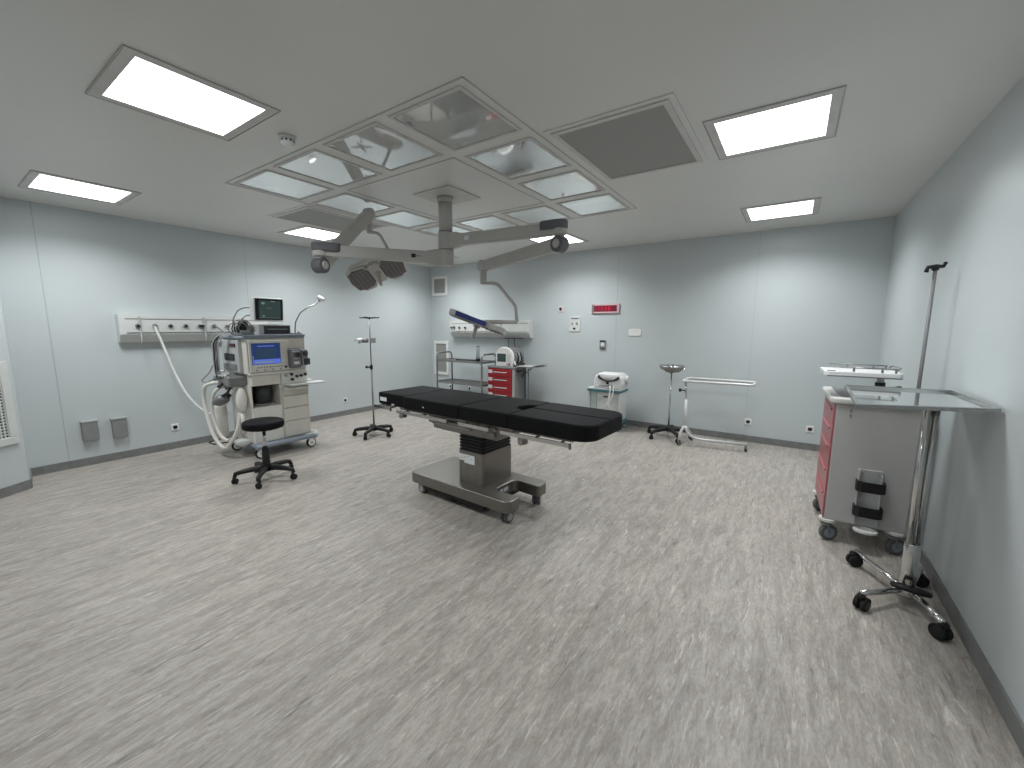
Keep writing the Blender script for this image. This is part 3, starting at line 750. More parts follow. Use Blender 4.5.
# ------------------------------------------------------------------ white unit on its trolley
t = thing('device_trolley', 'pale trolley with teal edges standing at the back wall beyond the table foot', 'trolley', (-2.33, 6.03, 0))
MB().prism(rrect(-.27, .27, -.18, .2, .03), .585, .625, 'teal', bev=.012).prism(rrect(-.265, .265, -.175, .195, .03), .62, .64, 'offwhite', bev=.006).build('top_shelf', t)
k = MB().box(-.25, -.225, -.15, .17, .15, .59, 'translucent', .004).box(.225, .25, -.15, .17, .15, .59, 'offwhite', .004).box(-.225, .225, .15, .165, .15, .59, 'translucent'); k.build('side_panels', t)
MB().box(-.12, .225, -.13, .15, .2, .585, 'offwhite', .01).build('door', t)
MB().box(-.225, -.125, -.12, .15, .2, .585, 'translucent', .004).build('side_compartment', t)
MB().box(-.01, .06, -.142, -.128, .50, .52, 'slot', .004).build('handle', t)
MB().prism(rrect(-.28, .28, -.2, .2, .05), .10, .15, 'teal', bev=.016).build('base', t)
for x, y, a in ((-.23, -.15, .5), (.24, -.15, 1.2), (-.23, .15, .7), (.24, .15, .4)):
    w = MB(); caster_mb(w, (x, y, 0), .042, 'teal' if y > 0 or x > 0 else 'rubber', 'grey', 'teal', ang=a, top=.11, w=.028); w.build('caster', t)
t = thing('electrosurgery_unit', 'rounded white medical device with a black wing-shaped grip on the teal-edged trolley', 'medical device', (-2.27, 6.02, .64))
MB().prism([(-.22, 0), (.2, 0), (.235, .08), (.225, .17), (.17, .23), (-.15, .23), (-.21, .185), (-.235, .09)], -.13, .15, 'white', bev=.03, seg=4, mtx=basis((0, 0, 0), (1, 0, 0), (0, 0, 1), (0, -1, 0))).build('housing', t)
mm = basis((0, -.15, 0), (1, 0, 0), (0, 0, 1), (0, -1, 0))
MB().tube([mm @ Vector(p) for p in ((-.15, .19, .0), (-.13, .165, .012), (-.07, .135, .016), (0, .115, .016), (.09, .13, .016), (.15, .155, .012), (.17, .185, 0))], [.017, .02, .012, .015, .012, .019, .016], 'black', n=12).cyl(mm @ Vector((0, .09, 0)), mm @ Vector((0, .09, .015)), .02, 'black', n=16).build('grip', t)
MB().box(-.12, .11, -.02, -.006, .035, .06, 'midgrey', .006, mtx=None).build('drawer_lip', t)if False else MB().box(-.14, .09, -.156, -.148, .03, .055, 'grey', .003).build('front_lip', t)
MB().box(-.05, .07, -.158, -.149, .15, .185, 'offwhite', .003).build('display', t)
MB().cyl((.23, 0, .14), (.275, 0, .14), .06, 'offwhite', n=24, bev=.01).build('side_canister', t)
hz_ = MB()
hz_.tube([(.04, -.155, .05), (.06, -.19, 0), (.05, -.2, -.12), (.02, -.2, -.22), (-.03, -.2, -.30)], .011, 'hose', fillet=.03, n=10)
hz_.tube([(.10, -.155, .05), (.11, -.19, 0), (.10, -.2, -.1), (.03, -.205, -.23), (.08, -.2, -.32)], .009, 'hose', fillet=.03, n=10)
hz_.build('hose', t)

# ------------------------------------------------------------------ steel trolley
TX0, TX1, TY0, TY1 = -5.62, -4.525, 5.66, 6.08
t = thing('steel_trolley', 'two-shelf tubular steel trolley in the far left corner of the room', 'trolley', (TX0, TY0, 0))
L_, D_ = TX1-TX0, TY1-TY0
for x in (0, L_):
    MB().tube([(x, 0, .12), (x, 0, 1.07), (x, D_, 1.07), (x, D_, .12)], .016, 'darksteel', fillet=.09, n=14).build('end_hoop', t)
for z in (.93, .52):
    k = MB().box(0, L_, .0, D_, z-.004, z+.002, 'steel').box(0, L_, -.006, .006, z-.022, z+.012, 'darksteel').box(0, L_, D_-.006, D_+.006, z-.022, z+.012, 'darksteel'); k.box(-.006, .006, 0, D_, z-.022, z+.012, 'darksteel').box(L_-.006, L_+.006, 0, D_, z-.022, z+.012, 'darksteel'); k.build('shelf', t)
MB().box(0, L_, .0, D_, .13, .136, 'steel').box(0, L_, -.006, .006, .115, .145, 'darksteel').build('shelf', t)
for x in (0, L_):
    for y in (0, D_):
        w = MB(); caster_mb(w, (x, y, 0), .04, 'wheelgrey', 'darksteel', 'darksteel', ang=.6, top=.13, w=.022); w.build('caster', t)
gx, gy = -4.80, 5.90
t = thing('glass_jar', 'tall narrow clear container with a black base on the steel trolley top shelf', 'container', (gx, gy, .932))
gm = bpy.data.materials.new('clear_glass'); gm.use_nodes = True; b_ = gm.node_tree.nodes['Principled BSDF']
b_.inputs['Transmission Weight'].default_value = .9; b_.inputs['Roughness'].default_value = .05; b_.inputs['IOR'].default_value = 1.3; b_.inputs['Base Color'].default_value = (.85, .9, .9, 1); M['clear'] = gm
MB().lathe([(0, .04), (.036, .04), (.036, .25), (.03, .265), (.027, .265), (.031, .25), (.031, .045), (0, .045)], 'clear', n=24).build('cylinder', t)
MB().cyl((0, 0, 0), (0, 0, .045), .044, 'black', bev=.006).build('base', t)
MB().cyl((0, 0, .262), (0, 0, .285), .03, 'midgrey', bev=.004).cyl((0, 0, .05), (0, 0, .2), .006, 'midgrey', n=8).build('cap', t)
tag(MB().tube([(0, 0, 0.008), (-.10, -.03, .008), (-.22, -.03, .008), (-.32, -.07, .012), (-.42, -.08, .012)], [.008, .006, .006, .010, .011], 'black', n=10, fillet=.0).build('cable'), 'thin black cable lying on the top shelf left of the clear container', 'cable').location = (gx-.05, gy, .932)

# ------------------------------------------------------------------ red drawer cart + monitor
t = thing('drawer_cart', 'small red four-drawer cart at the back wall under the white panel', 'drawer cart', (-4.185, 6.0, 0))
k = MB().box(-.285, .285, -.22, .14, .12, .84, 'midgrey', .008); k.build('body', t)
MB().box(-.30, .30, -.235, .15, .84, .872, 'midgrey', .008).build('top', t)
MB().box(-.283, .235, -.226, -.218, .15, .835, 'red', .0).build('front_panel', t)
zs = [.70, .565, .43, .295]
for z in zs+[.16]:
    dr = MB().box(-.28, .232, -.240, -.224, z+.006, z+.128, 'red', .004).build('drawer', t)
    MB().tube([(-.14, -.240, z+.075), (-.13, -.262, z+.075), (.12, -.262, z+.075), (.13, -.240, z+.075)], .009, 'grey', n=8, fillet=.01).build('handle', dr)
    MB().box(-.272, -.18, -.2425, -.239, z+.05, z+.11, 'label').build('label', dr)
MB().box(.24, .283, -.232, -.216, .13, .84, 'grey', .003).build('lock_bar', t)
for x, y in ((-.23, -.17), (.23, -.17), (-.23, .1), (.23, .1)):
    w = MB(); caster_mb(w, (x, y, 0), .045, 'wheelgrey', 'grey', 'grey', ang=.5, top=.13, w=.024); w.build('caster', t)
MB().prism([(.30, -.2), (.68, -.14), (.70, .16), (.30, .2)], .885, .90, 'grey', bev=.004, mtx=Matrix.Rotation(0, 4, 'Y')).box(.60, .72, -.16, .17, .90, .915, 'grey', .004, mtx=Matrix.Translation((.6, 0, .9)) @ Matrix.Rotation(-.22, 4, 'Y') @ Matrix.Translation((-.6, 0, -.9))).build('side_shelf', t)
MB().tube([(.29, .0, .70), (.5, .0, .86)], .012, 'darksteel', n=8).tube([(.29, -.15, .8), (.42, -.15, .83)], .014, 'black', n=8).cyl((.43, -.15, .80), (.43, -.15, .84), .03, 'slot', bev=.005).build('shelf_bracket', t)
MB().tube([(.30, .1, .12), (.30, .1, .84)], .012, 'teal', n=8).tube([(.36, .1, .12), (.36, .1, .84)], .009, 'midgrey', n=8).build('side_rods', t)
t = thing('patient_monitor', 'white arch-topped defibrillator monitor with a dark screen on the red cart', 'defibrillator monitor', (-4.15, 6.0, .872))
mm = basis((0, 0, 0), (1, 0, 0), (0, 0, 1), (0, -1, 0))
arch = [(-.19, 0), (.16, 0), (.17, .16)]+[(-.015+.185*math.cos(a), .17+.17*math.sin(a)) for a in [PI*q/10 for q in range(1, 10)]]+[(-.20, .16)]
MB().prism(arch, .10, .17, 'white', bev=.015, mtx=mm, seg=3).build('front_bezel', t)
MB().prism([((x+.015)*.93+.01, y*.96) for x, y in arch], -.2, .11, 'midgrey', bev=.02, mtx=mm, seg=3).build('rear_housing', t)
MB().box(-.155, .03, -.1735, -.166, .085, .225, 'slot', .004).box(-.14, .012, -.1755, -.172, .10, .212, 'screengreen').build('screen', t)
MB().box(.055, .13, -.174, -.168, .09, .22, 'offwhite', .003).cyl((.07, -.168, .045), (.07, -.185, .045), .024, 'clockrim', n=18).cyl((.11, -.168, .05), (.11, -.18, .05), .014, 'digitback', n=14).build('controls', t)
MB().tube([(-.09, -.13, .285), (-.06, -.14, .312), (.03, -.14, .312), (.06, -.13, .285)], .010, 'midgrey', n=10).build('carry_handle', t)
k = MB()
for i in range(5):
    y = -.1+.045*i; k.tube([(.17, y, .03+.01*i), (.20+.01*i, y, .10), (.205, y+.02, .17), (.17, y+.03, .24)], .012, ['midgrey', 'black', 'grey', 'black', 'midgrey'][i], n=8)
k.tube([(.18, -.12, .10), (.21, -.15, .06), (.22, -.15, .03)], .014, 'white', n=8)
k.box(.14, .24, -.11, .13, .0, .06, 'slot', .012); k.build('side_cables', t)
tag(MB().tube([(-4.40, 6.30, 1.36), (-4.40, 6.30, 1.30), (-4.38, 6.29, 1.10), (-4.36, 6.28, .95)], .006, 'black', n=8).tube([(-4.26, 6.29, 1.36), (-4.24, 6.28, 1.28), (-4.22, 6.27, 1.1), (-4.2, 6.26, .95)], .006, 'black', n=8).box(-4.46, -4.06, 6.24, 6.30, 1.345, 1.358, 'slot', .004).build('power_cable'), 'thin black leads dropping from the back wall panel to the white monitor', 'cable')

# ------------------------------------------------------------------ right-hand crash cart
RCX, RCY = .50, 3.99
t = thing('emergency_cart', 'tall grey-sided cart with red drawer front beside the right wall', 'medical cart', (RCX, RCY, 0), math.radians(2.0))
X0, X1, YA, YBk = -.245, .225, -.325, .325
MB().box(X0+.015, X1, YA, YBk, .165, 1.03, 'cartgrey', .012).build('body', t)
MB().prism(rrect(X0-.02, X1+.015, YA-.015, YBk+.015, .05), 1.03, 1.075, 'cartwhite', bev=.014, seg=3).build('top', t)
MB().prism(rrect(X0+.04, X1-.03, YA+.05, YBk-.03, .04), 1.073, 1.082, 'midgrey', bev=.003).build('top_mat', t)
for z0, z1 in ((.19, .36), (.37, .54), (.55, .72), (.73, .86), (.87, 1.0)):
    dr = MB().box(X0+.006, X0+.035, YA+.012, YBk-.012, z0, z1-.008, 'redpale', .01).build('drawer', t)
    MB().box(X0-.004, X0+.008, YA+.10, YBk-.10, z1-.035, z1-.02, 'redpale', .006).build('handle', dr)
MB().box(X0+.008, X0+.016, YA+.002, YBk-.002, .18, 1.02, 'redpale', .0).build('front_edge', t)
MB().cyl((X0+.1, YA-.004, .99), (X0+.1, YA+.004, .99), .006, 'midgrey').cyl((X0+.1, YA-.004, .955), (X0+.1, YA+.004, .955), .006, 'midgrey').build('screw_cap', t)
for x, y in ((X0+.045, YA+.04), (X1-.05, YA+.04), (X0+.045, YBk-.04), (X1-.05, YBk-.04)):
    MB().prism([(x+.055*math.cos(a*PI/8), y+.055*math.sin(a*PI/8)) for a in range(16)], .145, .17, 'cartwhite', bev=.006).build('corner_bumper', t)
    w = MB(); caster_mb(w, (x+.01, y, 0), .06, 'wheelgrey', 'bluegrey', 'midgrey', ang=.5, top=.148, w=.034); w.build('caster', t)
# bottle holder with two straps on the near side
k = MB(); a0 = -.0
k.box(a0-.065, a0+.065, YA-.010, YA, .19, .585, 'grey', .003).box(a0-.068, a0-.060, YA-.045, YA, .19, .585, 'grey', .002).box(a0+.058, a0+.064, YA-.03, YA, .19, .56, 'grey', .002)
k.prism([(a0+.068*math.cos(a*PI/8), YA-.05+.055*math.sin(a*PI/8)) for a in range(16)], .150, .168, 'cartwhite', bev=.004)
for q in (-.045, .04): k.cyl((a0+q, YA-.014, .56), (a0+q, YA-.008, .56), .005, 'midgrey', n=10)
bh = k.build('bottle_holder', t)
for z in (.475, .295):
    MB().prism([(a0-.075, YA), (a0-.075, YA-.05), (a0-.05, YA-.07), (a0+.05, YA-.07), (a0+.08, YA-.05), (a0+.08, YA), (a0+.072, YA), (a0+.07, YA-.045), (a0+.045, YA-.062), (a0-.045, YA-.062), (a0-.067, YA-.045), (a0-.067, YA)], z-.036, z+.036, 'black').build('strap', bh)
px, py = .195, -.26
MB().cyl((px, py, .55), (px, py, 1.94), .0105, 'midgrey').build('iv_pole', t)
k = MB().tube([(px-.045, py-.02, 1.915), (px-.04, py-.018, 1.945), (px, py, 1.95), (px+.04, py+.018, 1.95), (px+.05, py+.02, 1.975)], [.012, .011, .014, .011, .010], 'black', n=10).cyl((px, py, 1.925), (px, py, 1.96), .018, 'black', bev=.004); k.build('iv_hook', t)
k = MB().box(px-.03, px+.05, py-.03, py+.05, 1.075, 1.12, 'cartwhite', .008).box(px-.115, px-.07, py-.03, py+.03, 1.075, 1.165, 'cartwhite', .01).box(px-.08, px, py-.02, py+.02, 1.09, 1.13, 'cartwhite', .006)
k.tube([(px-.16, py, 1.15), (px-.11, py, 1.155), (px-.09, py, 1.165), (px-.07, py, 1.12)], .012, 'black', n=8, fillet=.02).cyl((px-.02, py-.035, 1.10), (px-.02, py-.02, 1.10), .016, 'black').sphere((px+.10, py, 1.10), .017, 'black').cyl((px+.03, py, 1.10), (px+.1, py, 1.10), .008, 'black').sphere((px+.03, py-.01, 1.13), (.018, .018, .02), 'black')
k.build('pole_clamp', t)
MB().cyl((px-.19, py+.02, 1.078), (px-.19, py+.02, 1.19), .028, 'black', bev=.004).cyl((px-.19, py+.02, 1.18), (px-.19, py+.02, 1.228), .02, 'grey').build('swivel_post', t)
SZ = 1.232
k = MB().prism([(-.315, -.30), (-.285, -.32), (.09, -.30), (.11, -.28), (.11, .0), (-.285, .04), (-.315, .02)], SZ-.006, SZ+.026, 'white', bev=.004); sh = k.build('defibrillator_shelf', t)
MB().box(-.30, .10, -.325, -.314, SZ-.010, SZ-.001, 'midgrey').build('shelf_edge', sh)
r_ = MB()
for y in (-.29, .02):
    r_.tube([(-.23 if y < 0 else -.26, y, SZ+.055), (.08, y, SZ+.055)], .0045, 'darksteel', n=8)
    for x in (-.15, .0, .07): r_.box(x-.006, x+.006, y-.004, y+.004, SZ+.01, SZ+.058, 'darksteel')
r_.tube([(.085, -.26, SZ+.045), (.10, -.24, SZ+.06), (.10, -.02, SZ+.06), (.085, 0, SZ+.045)], .0045, 'darksteel', n=8)
r_.build('shelf_rail', sh)
MB().box(-.30, -.25, -.30, -.27, SZ+.024, SZ+.03, 'slot', .003).build('strap_slot', sh)

# ------------------------------------------------------------------ mayo stand
t = thing('mayo_stand', 'chrome instrument table with a flat mirror-like tray on one post, nearest on the right', 'instrument table', (.645, 3.07, 0), 0)
pz = 1.187
q_ = CR.copy(); q_.z = 0; q_.normalize()
MB().cyl((0, 0, .07), (0, 0, .36), .036, 'chrome', bev=.004).build('sheath', t)
for sgn in (-1, 1): MB().cyl(q_*sgn*.0205+Vector((0, 0, .34)), q_*sgn*.0205+Vector((0, 0, pz-.02)), .0175, 'chrome', n=24).build('post_tube', t)
MB().cyl((0, .022, .34), (0, .022, pz-.02), .008, 'black').build('lift_rod', t)
def leg(p):
    return MB().tube([(0, 0, .075)]+p, .015, 'chrome', n=12, fillet=.05)
leg([(-.12, .19, .085), (-.20, .31, .10)]).build('leg', t)
leg([(-.07, -.06, .075), (-.14, -.145, .085), (-.225, -.235, .10)]).build('leg', t)
leg([(.05, -.12, .085), (.085, -.30, .10)]).build('leg', t)
leg([(.06, .14, .085), (.105, .27, .10)]).build('leg', t)
for x, y, a in ((-.20, .30, .4), (-.215, -.225, 1.0), (.085, -.285, 2.2), (.105, .255, .2)):
    w = MB(); caster_mb(w, (x, y, 0), .039, 'rubber', 'black', 'black', ang=a, top=.10, w=.022, twin=True); w.build('caster', t)
MB().lathe([(0, .045), (.045, .045), (.05, .06), (.05, .09), (.038, .105), (0, .105)], 'chrome', n=24).build('base_hub', t)
ring = [(.005+.075*math.cos(a), -.045+.035*math.sin(a)-.02, .115+.012*math.cos(a+2)) for a in [2*PI*q/14 for q in range(14)]]
MB().tube(ring, .015, 'black', closed=True, n=10).build('foot_pedal', t)
# tray: corners measured in the room, slightly turned
c0 = Vector((.645, 3.07))
def trp(f):
    a = [Vector((.276, 2.58)), Vector((.818, 2.82)), Vector((.80, 3.48)), Vector((.296, 3.42))]
    cc = sum(a, Vector((0, 0)))/4
    return [tuple(cc+(p-cc)*f-c0) for p in a]
def ringmesh(mb, f0, f1, z0, z1, m):
    A, B = trp(f0), trp(f1)
    for i in range(4):
        j = (i+1) % 4; mb.prism([A[i], A[j], B[j], B[i]], z0, z1, m)
tr = MB().prism(trp(.96), pz-.012, pz-.006, 'tray'); ringmesh(tr, 1.0, .94, pz-.014, pz+.004, 'chrome'); ringmesh(tr, 1.0, .985, pz-.014, pz+.008, 'chrome'); tr.build('tray', t)
sp = MB().box(-.10, .09, -.03, .03, pz-.034, pz-.015, 'darksteel', .004).tube([(-.28, -.22, pz-.02), (-.28, .30, pz-.02)], .008, 'chrome', n=8).tube([(.10, -.12, pz-.02), (.10, .36, pz-.02)], .008, 'chrome', n=8).box(-.28, .10, -.012, .012, pz-.026, pz-.014, 'chrome'); sp.build('tray_support', t)
# ------------------------------------------------------------------ anaesthesia machine (front faces +x)
t = thing('anaesthesia_machine', 'ivory anaesthesia machine on wheels against the left wall with a blue screen', 'anaesthesia machine', (-5.45, 2.5, 0))
OA = Vector((-5.45, 2.5, 0))
def A(mb, name, parent=t, label=None): return mb.build(name, parent, OA, label)
XF = -5.20
A(MB().prism(rrect(-5.80, -5.13, 2.17, 2.86, .06), .115, .165, 'bluegrey', bev=.015).tube([(-5.12, 2.16, .13), (-5.09, 2.20, .15), (-5.09, 2.84, .15), (-5.12, 2.89, .13)], .028, 'bluegrey', n=12, fillet=.03), 'base')
A(MB().tube([(-5.75, 2.14, .12), (-5.80, 1.97, .12), (-5.95, 1.97, .12), (-6.0, 2.1, .12)], .008, 'black', n=8, fillet=.03), 'cable_guard')
for x, y in ((-5.14, 2.21), (-5.12, 2.82), (-5.74, 2.20), (-5.74, 2.82)):
    w = MB(); w.cyl((x-.012, y, .062), (x+.02, y, .062), .062, 'rubber', n=28, bev=.008).cyl((x-.016, y, .062), (x+.026, y, .062), .047, 'white', n=24, bev=.004).cyl((x+.02, y, .062), (x+.03, y, .062), .016, 'grey', n=16)
    w.box(x-.03, x+.03, y-.045, y+.045, .105, .14, 'white', .012); A(w, 'caster')
A(MB().sphere((-5.22, 2.90, .15), (.09, .07, .05), 'offwhite').box(-5.3, -5.12, 2.78, 2.95, .125, .17, 'offwhite', .02), 'foot_bumper')
A(MB().sphere((-5.42, 2.14, .17), (.12, .08, .05), 'offwhite'), 'foot_bumper')
# lower left cabinet and drawers
A(MB().box(-5.75, XF, 2.19, 2.53, .165, .60, 'beige2', .01).box(-5.75, -5.55, 2.19, 2.87, .60, 1.0, 'beige').box(-5.75, XF, 2.185, 2.20, .60, .87, 'beige').box(-5.55, XF, 2.515, 2.53, .60, .87, 'beige'), 'cabinet')
A(MB().box(-5.75, XF, 2.53, 2.875, .165, .84, 'beige', .008), 'drawer_housing')
for z0, z1 in ((.18, .375), (.38, .545), (.55, .70), (.705, .80)):
    d = A(MB().box(XF-.002, XF+.016, 2.54, 2.868, z0, z1-.006, 'beige', .006), 'drawer')
A(MB().tube([(XF+.01, 2.55, .785), (XF+.05, 2.57, .79), (XF+.05, 2.84, .79), (XF+.01, 2.86, .785)], .018, 'beige2', n=12, fillet=.02), 'drawer_handle')
A(MB().cyl((-5.33, 2.37, .615), (-5.33, 2.37, .85), .085, 'slot', n=28).cyl((-5.33, 2.37, .60), (-5.33, 2.37, .63), .095, 'midgrey', n=28, bev=.006).box(-5.54, -5.50, 2.2, 2.515, .60, .87, 'slot'), 'absorber_canister')
A(MB().box(-5.75, XF+.012, 2.20, 2.53, .86, 1.0, 'beige', .008), 'middle_box')
A(MB().box(-5.75, XF+.005, 2.54, 2.875, .84, 1.01, 'beige2', .008), 'control_panel')
for y, z in ((2.60, .955), (2.665, .965), (2.67, .90), (2.73, .935), (2.785, .94), (2.84, .95)):
    A(MB().cyl((XF, y, z), (XF+.03, y, z), .018, 'slot' if z != .955 else 'grey', n=16, bev=.003), 'knob')
A(MB().box(-5.30, -5.02, 2.56, 3.03, .835, .855, 'offwhite', .008).box(-5.45, -5.2, 2.84, 3.03, .835, .855, 'offwhite', .006), 'work_shelf')
# upper housing
A(MB().box(-5.78, XF+.02, 2.17, 2.86, 1.0, 1.42, 'beige', .012).box(XF+.0, XF+.035, 2.17, 2.86, .99, 1.02, 'beige2', .01), 'upper_housing')
A(MB().box(XF+.01, XF+.055, 2.175, 2.64, 1.025, 1.40, 'beige', .012).box(XF+.02, XF+.062, 2.175, 2.195, 1.03, 1.40, 'cartwhite', .006), 'screen_bezel')
k = MB().box(XF+.05, XF+.0575, 2.205, 2.53, 1.115, 1.365, 'screenblue', .001)
k.box(XF+.057, XF+.0585, 2.215, 2.525, 1.12, 1.175, 'screenband').box(XF+.057, XF+.0585, 2.245, 2.47, 1.185, 1.30, 'screenmid').box(XF+.057, XF+.0585, 2.27, 2.46, 1.325, 1.335, 'screenband')
k.box(XF+.057, XF+.059, 2.24, 2.44, 1.135, 1.150, 'screentext').box(XF+.057, XF+.059, 2.212, 2.222, 1.18, 1.22, 'screentext')
A(k, 'screen')
k = MB()
for i in range(9): k.box(XF+.052, XF+.058, 2.26+i*.033, 2.278+i*.033, 1.075, 1.088, 'midgrey', .002)
for i in range(4): k.cyl((XF+.05, 2.25+i*.09, 1.05), (XF+.062, 2.25+i*.09, 1.05), .009, 'midgrey', n=10)
k.cyl((XF+.05, 2.58, 1.07), (XF+.07, 2.58, 1.07), .014, 'slot', n=14)
A(k, 'key_row')
k = MB().box(XF-.02, XF+.11, 2.615, 2.750, 1.05, 1.28, 'armdark', .012).box(XF+.10, XF+.13, 2.630, 2.735, 1.07, 1.26, 'midgrey', .008).cyl((XF+.12, 2.695, 1.215), (XF+.15, 2.695, 1.215), .032, 'slot', n=20, bev=.006).box(XF+.13, XF+.135, 2.650, 2.710, 1.10, 1.13, 'label').box(XF+.13, XF+.135, 2.650, 2.690, 1.16, 1.175, 'grey').cyl((XF+.06, 2.620, 1.28), (XF+.06, 2.750, 1.28), .008, 'slot')
A(k, 'vaporizer')
k = MB().box(XF-.02, XF+.10, 2.760, 2.850, 1.07, 1.27, 'midgrey', .012).cyl((XF+.10, 2.805, 1.225), (XF+.13, 2.805, 1.225), .03, 'slot', n=20, bev=.006).box(XF+.02, XF+.105, 2.790, 2.870, 1.08, 1.16, 'slot', .008)
A(k, 'vaporizer')
A(MB().prism(rrect(-5.80, XF+.03, 2.13, 2.87, .03), 1.42, 1.45, 'bluegrey', bev=.008).box(XF+.01, XF+.04, 2.14, 2.86, 1.445, 1.462, 'bluegrey', .005), 'top_shelf')
# side column with flow tubes and bellows arm, facing the room's near side
k = MB().box(-5.74, -5.30, 2.13, 2.175, 1.02, 1.40, 'grey', .01).box(-5.70, -5.36, 2.118, 2.135, 1.05, 1.12, 'midgrey', .008).box(-5.66, -5.40, 2.118, 2.135, 1.16, 1.24, 'slot', .01).box(-5.50, -5.36, 2.118, 2.135, 1.32, 1.36, 'darkred', .01)
k.tube([(-5.72, 2.12, 1.38), (-5.76, 2.09, 1.38), (-5.76, 2.09, 1.02), (-5.70, 2.12, 1.02)], .014, 'white', n=10, fillet=.03); A(k, 'side_rail_block')
k = MB().box(-5.60, -5.30, 2.00, 2.20, .86, .98, 'midgrey', .02).cyl((-5.52, 2.05, .84), (-5.52, 2.05, 1.0), .045, 'grey', n=18, bev=.01).cyl((-5.40, 2.04, .83), (-5.40, 2.04, .98), .04, 'clear', n=18).cyl((-5.62, 2.10, .92), (-5.72, 2.02, .94), .03, 'midgrey', n=14).cyl((-5.45, 2.0, .90), (-5.45, 1.95, .86), .02, 'slot', n=14).tube([(-5.36, 2.05, .88), (-5.34, 2.0, .80), (-5.42, 1.98, .76)], .014, 'black', n=10)
for i in range(5): k.sphere((-5.65+.075*i, 2.03, .97+.012*(i % 2)), .022, 'grey' if i % 2 else 'darksteel', n=12)
A(k, 'breathing_block')
mt = Matrix.Rotation(.62, 4, CF)
bgp = Vector((-5.50, 1.99, .70))
A(MB().sphere(bgp, (.092, .092, .062), 'bag', mtx=basis((0, 0, 0), CR*.85+CU*.52, CF, (CR*.85+CU*.52).cross(CF))).cyl(bgp+(CR*.85+CU*.52)*.08, bgp+(CR*.85+CU*.52)*.12, .02, 'black', n=14).cyl(bgp-(CR*.85+CU*.52)*.085, bgp-(CR*.85+CU*.52)*.11, .012, 'bag', n=12), 'breathing_bag', label='grey breathing bag')
A(MB().sphere((-5.30, 2.12, .70), (.06, .06, .15), 'beige2').cyl((-5.30, 2.12, .55), (-5.30, 2.12, .30), .025, 'beige2', n=14), 'patient_bottle')
def corr(pts, r, m):
    P = [Vector(p) for p in pts]; Q = []
    for i in range(len(P)-1):
        a = P[max(i-1, 0)]; b = P[i]; c = P[i+1]; d = P[min(i+2, len(P)-1)]
        for k in range(12):
            u = k/12; Q.append(.5*((2*b)+(c-a)*u+(2*a-5*b+4*c-d)*u*u+(3*b-a-3*c+d)*u**3))
    Q.append(P[-1]); n = len(Q)
    return Q, [r*(1+.10*(1 if k % 2 else -1)) for k in range(n)]
k = MB()
Q, R_ = corr([(-5.62, 2.04, .90), (-5.74, 1.93, .86), (-5.80, 1.92, .70), (-5.76, 1.92, .50), (-5.68, 1.93, .30), (-5.58, 1.95, .17), (-5.46, 1.97, .13), (-5.38, 2.0, .20), (-5.32, 2.06, .36), (-5.32, 2.10, .55)], .021, 'beige2'); k.tube(Q, R_, 'beige2', n=10)
Q, R_ = corr([(-5.46, 2.04, .88), (-5.55, 1.95, .80), (-5.62, 1.93, .62), (-5.60, 1.94, .42), (-5.52, 1.96, .27), (-5.42, 1.99, .22)], .018, 'beige2'); k.tube(Q, R_, 'beige2', n=10)
A(k, 'corrugated_hose')
A(MB().cyl((-5.72, 2.04, .20), (-5.72, 2.04, .62), .075, 'beige2', n=24, bev=.03), 'suction_jar')
# gooseneck lamp on the top shelf
t2 = thing('gooseneck_lamp', 'small lamp on a thin bent stalk rising from the right end of the ivory machine', 'lamp', (-5.24, 2.78, 1.45))
k = MB().box(-.05, .05, -.05, .06, 0, .03, 'midgrey', .008).cyl((0, .04, .03), (0, .04, .045), .014, 'midgrey'); k.build('base_clamp', t2)
gp = [pz_ for pz_ in ((295, 331), (295.5, 322), (300, 313), (308, 307), (315, 304.5), (320, 299.5))]
def atx(px, py, X):
    d = CR*((px-512)/FPX)+CU*((384-py)/FPX)+CF; s = X/d.x; return Vector((0, 0, CZ))+d*s
G = [atx(p[0], p[1], -5.24)-Vector((-5.24, 2.78, 1.45)) for p in gp]
MB().tube([Vector((0, .0, .02))]+G, .0085, 'darksteel', n=10, fillet=.03).build('stalk', t2)
hd0 = G[-1]; MB().cyl(hd0+CR*-.03+CU*.035, hd0+CR*.055-CU*.010, .026, 'white', n=20, bev=.008).cyl(hd0+CR*.0+CU*.008, hd0-CU*.03-CR*.012, .014, 'grey', n=12).build('lamp_head', t2)
# monitor stack
t3 = thing('patient_monitor', 'tilted black-screened monitor on a low box on top of the ivory machine', 'monitor', (-5.40, 2.50, 1.45))
MB().box(-.15, .17, -.16, .22, 0, .135, 'grey', .012).build('module_box', t3)
MB().box(.168, .178, -.10, .205, .02, .118, 'slot', .004).box(.177, .180, -.06, .17, .075, .08, 'screentext').build('module_front', t3)
mm = Matrix.Translation((.05, 0, .135)) @ Matrix.Rotation(.10, 4, 'Y')
MB().box(-.06, .11, -.17, .18, .0, .045, 'offwhite', .008).box(-.03, .07, -.18, .165, .04, .32, 'offwhite', .012, mtx=mm).build('housing', t3)
mm2 = mm
k = MB().box(.068, .073, -.165, .152, .06, .31, 'black', .002, mtx=mm).box(.0725, .0738, -.125, .125, .08, .29, 'screengreen', mtx=mm)
k.box(.0737, .0745, -.095, -.06, .245, .27, 'screentext', mtx=mm).box(.0737, .0745, .01, .06, .278, .284, 'label', mtx=mm).box(.0737, .0745, -.085, -.06, .10, .115, 'screentext', mtx=mm).box(.0737, .0745, -.04, .02, .20, .204, 'screentext', mtx=mm).box(.0737, .0745, -.12, .12, .083, .086, 'screentext', mtx=mm)
k.build('screen', t3)
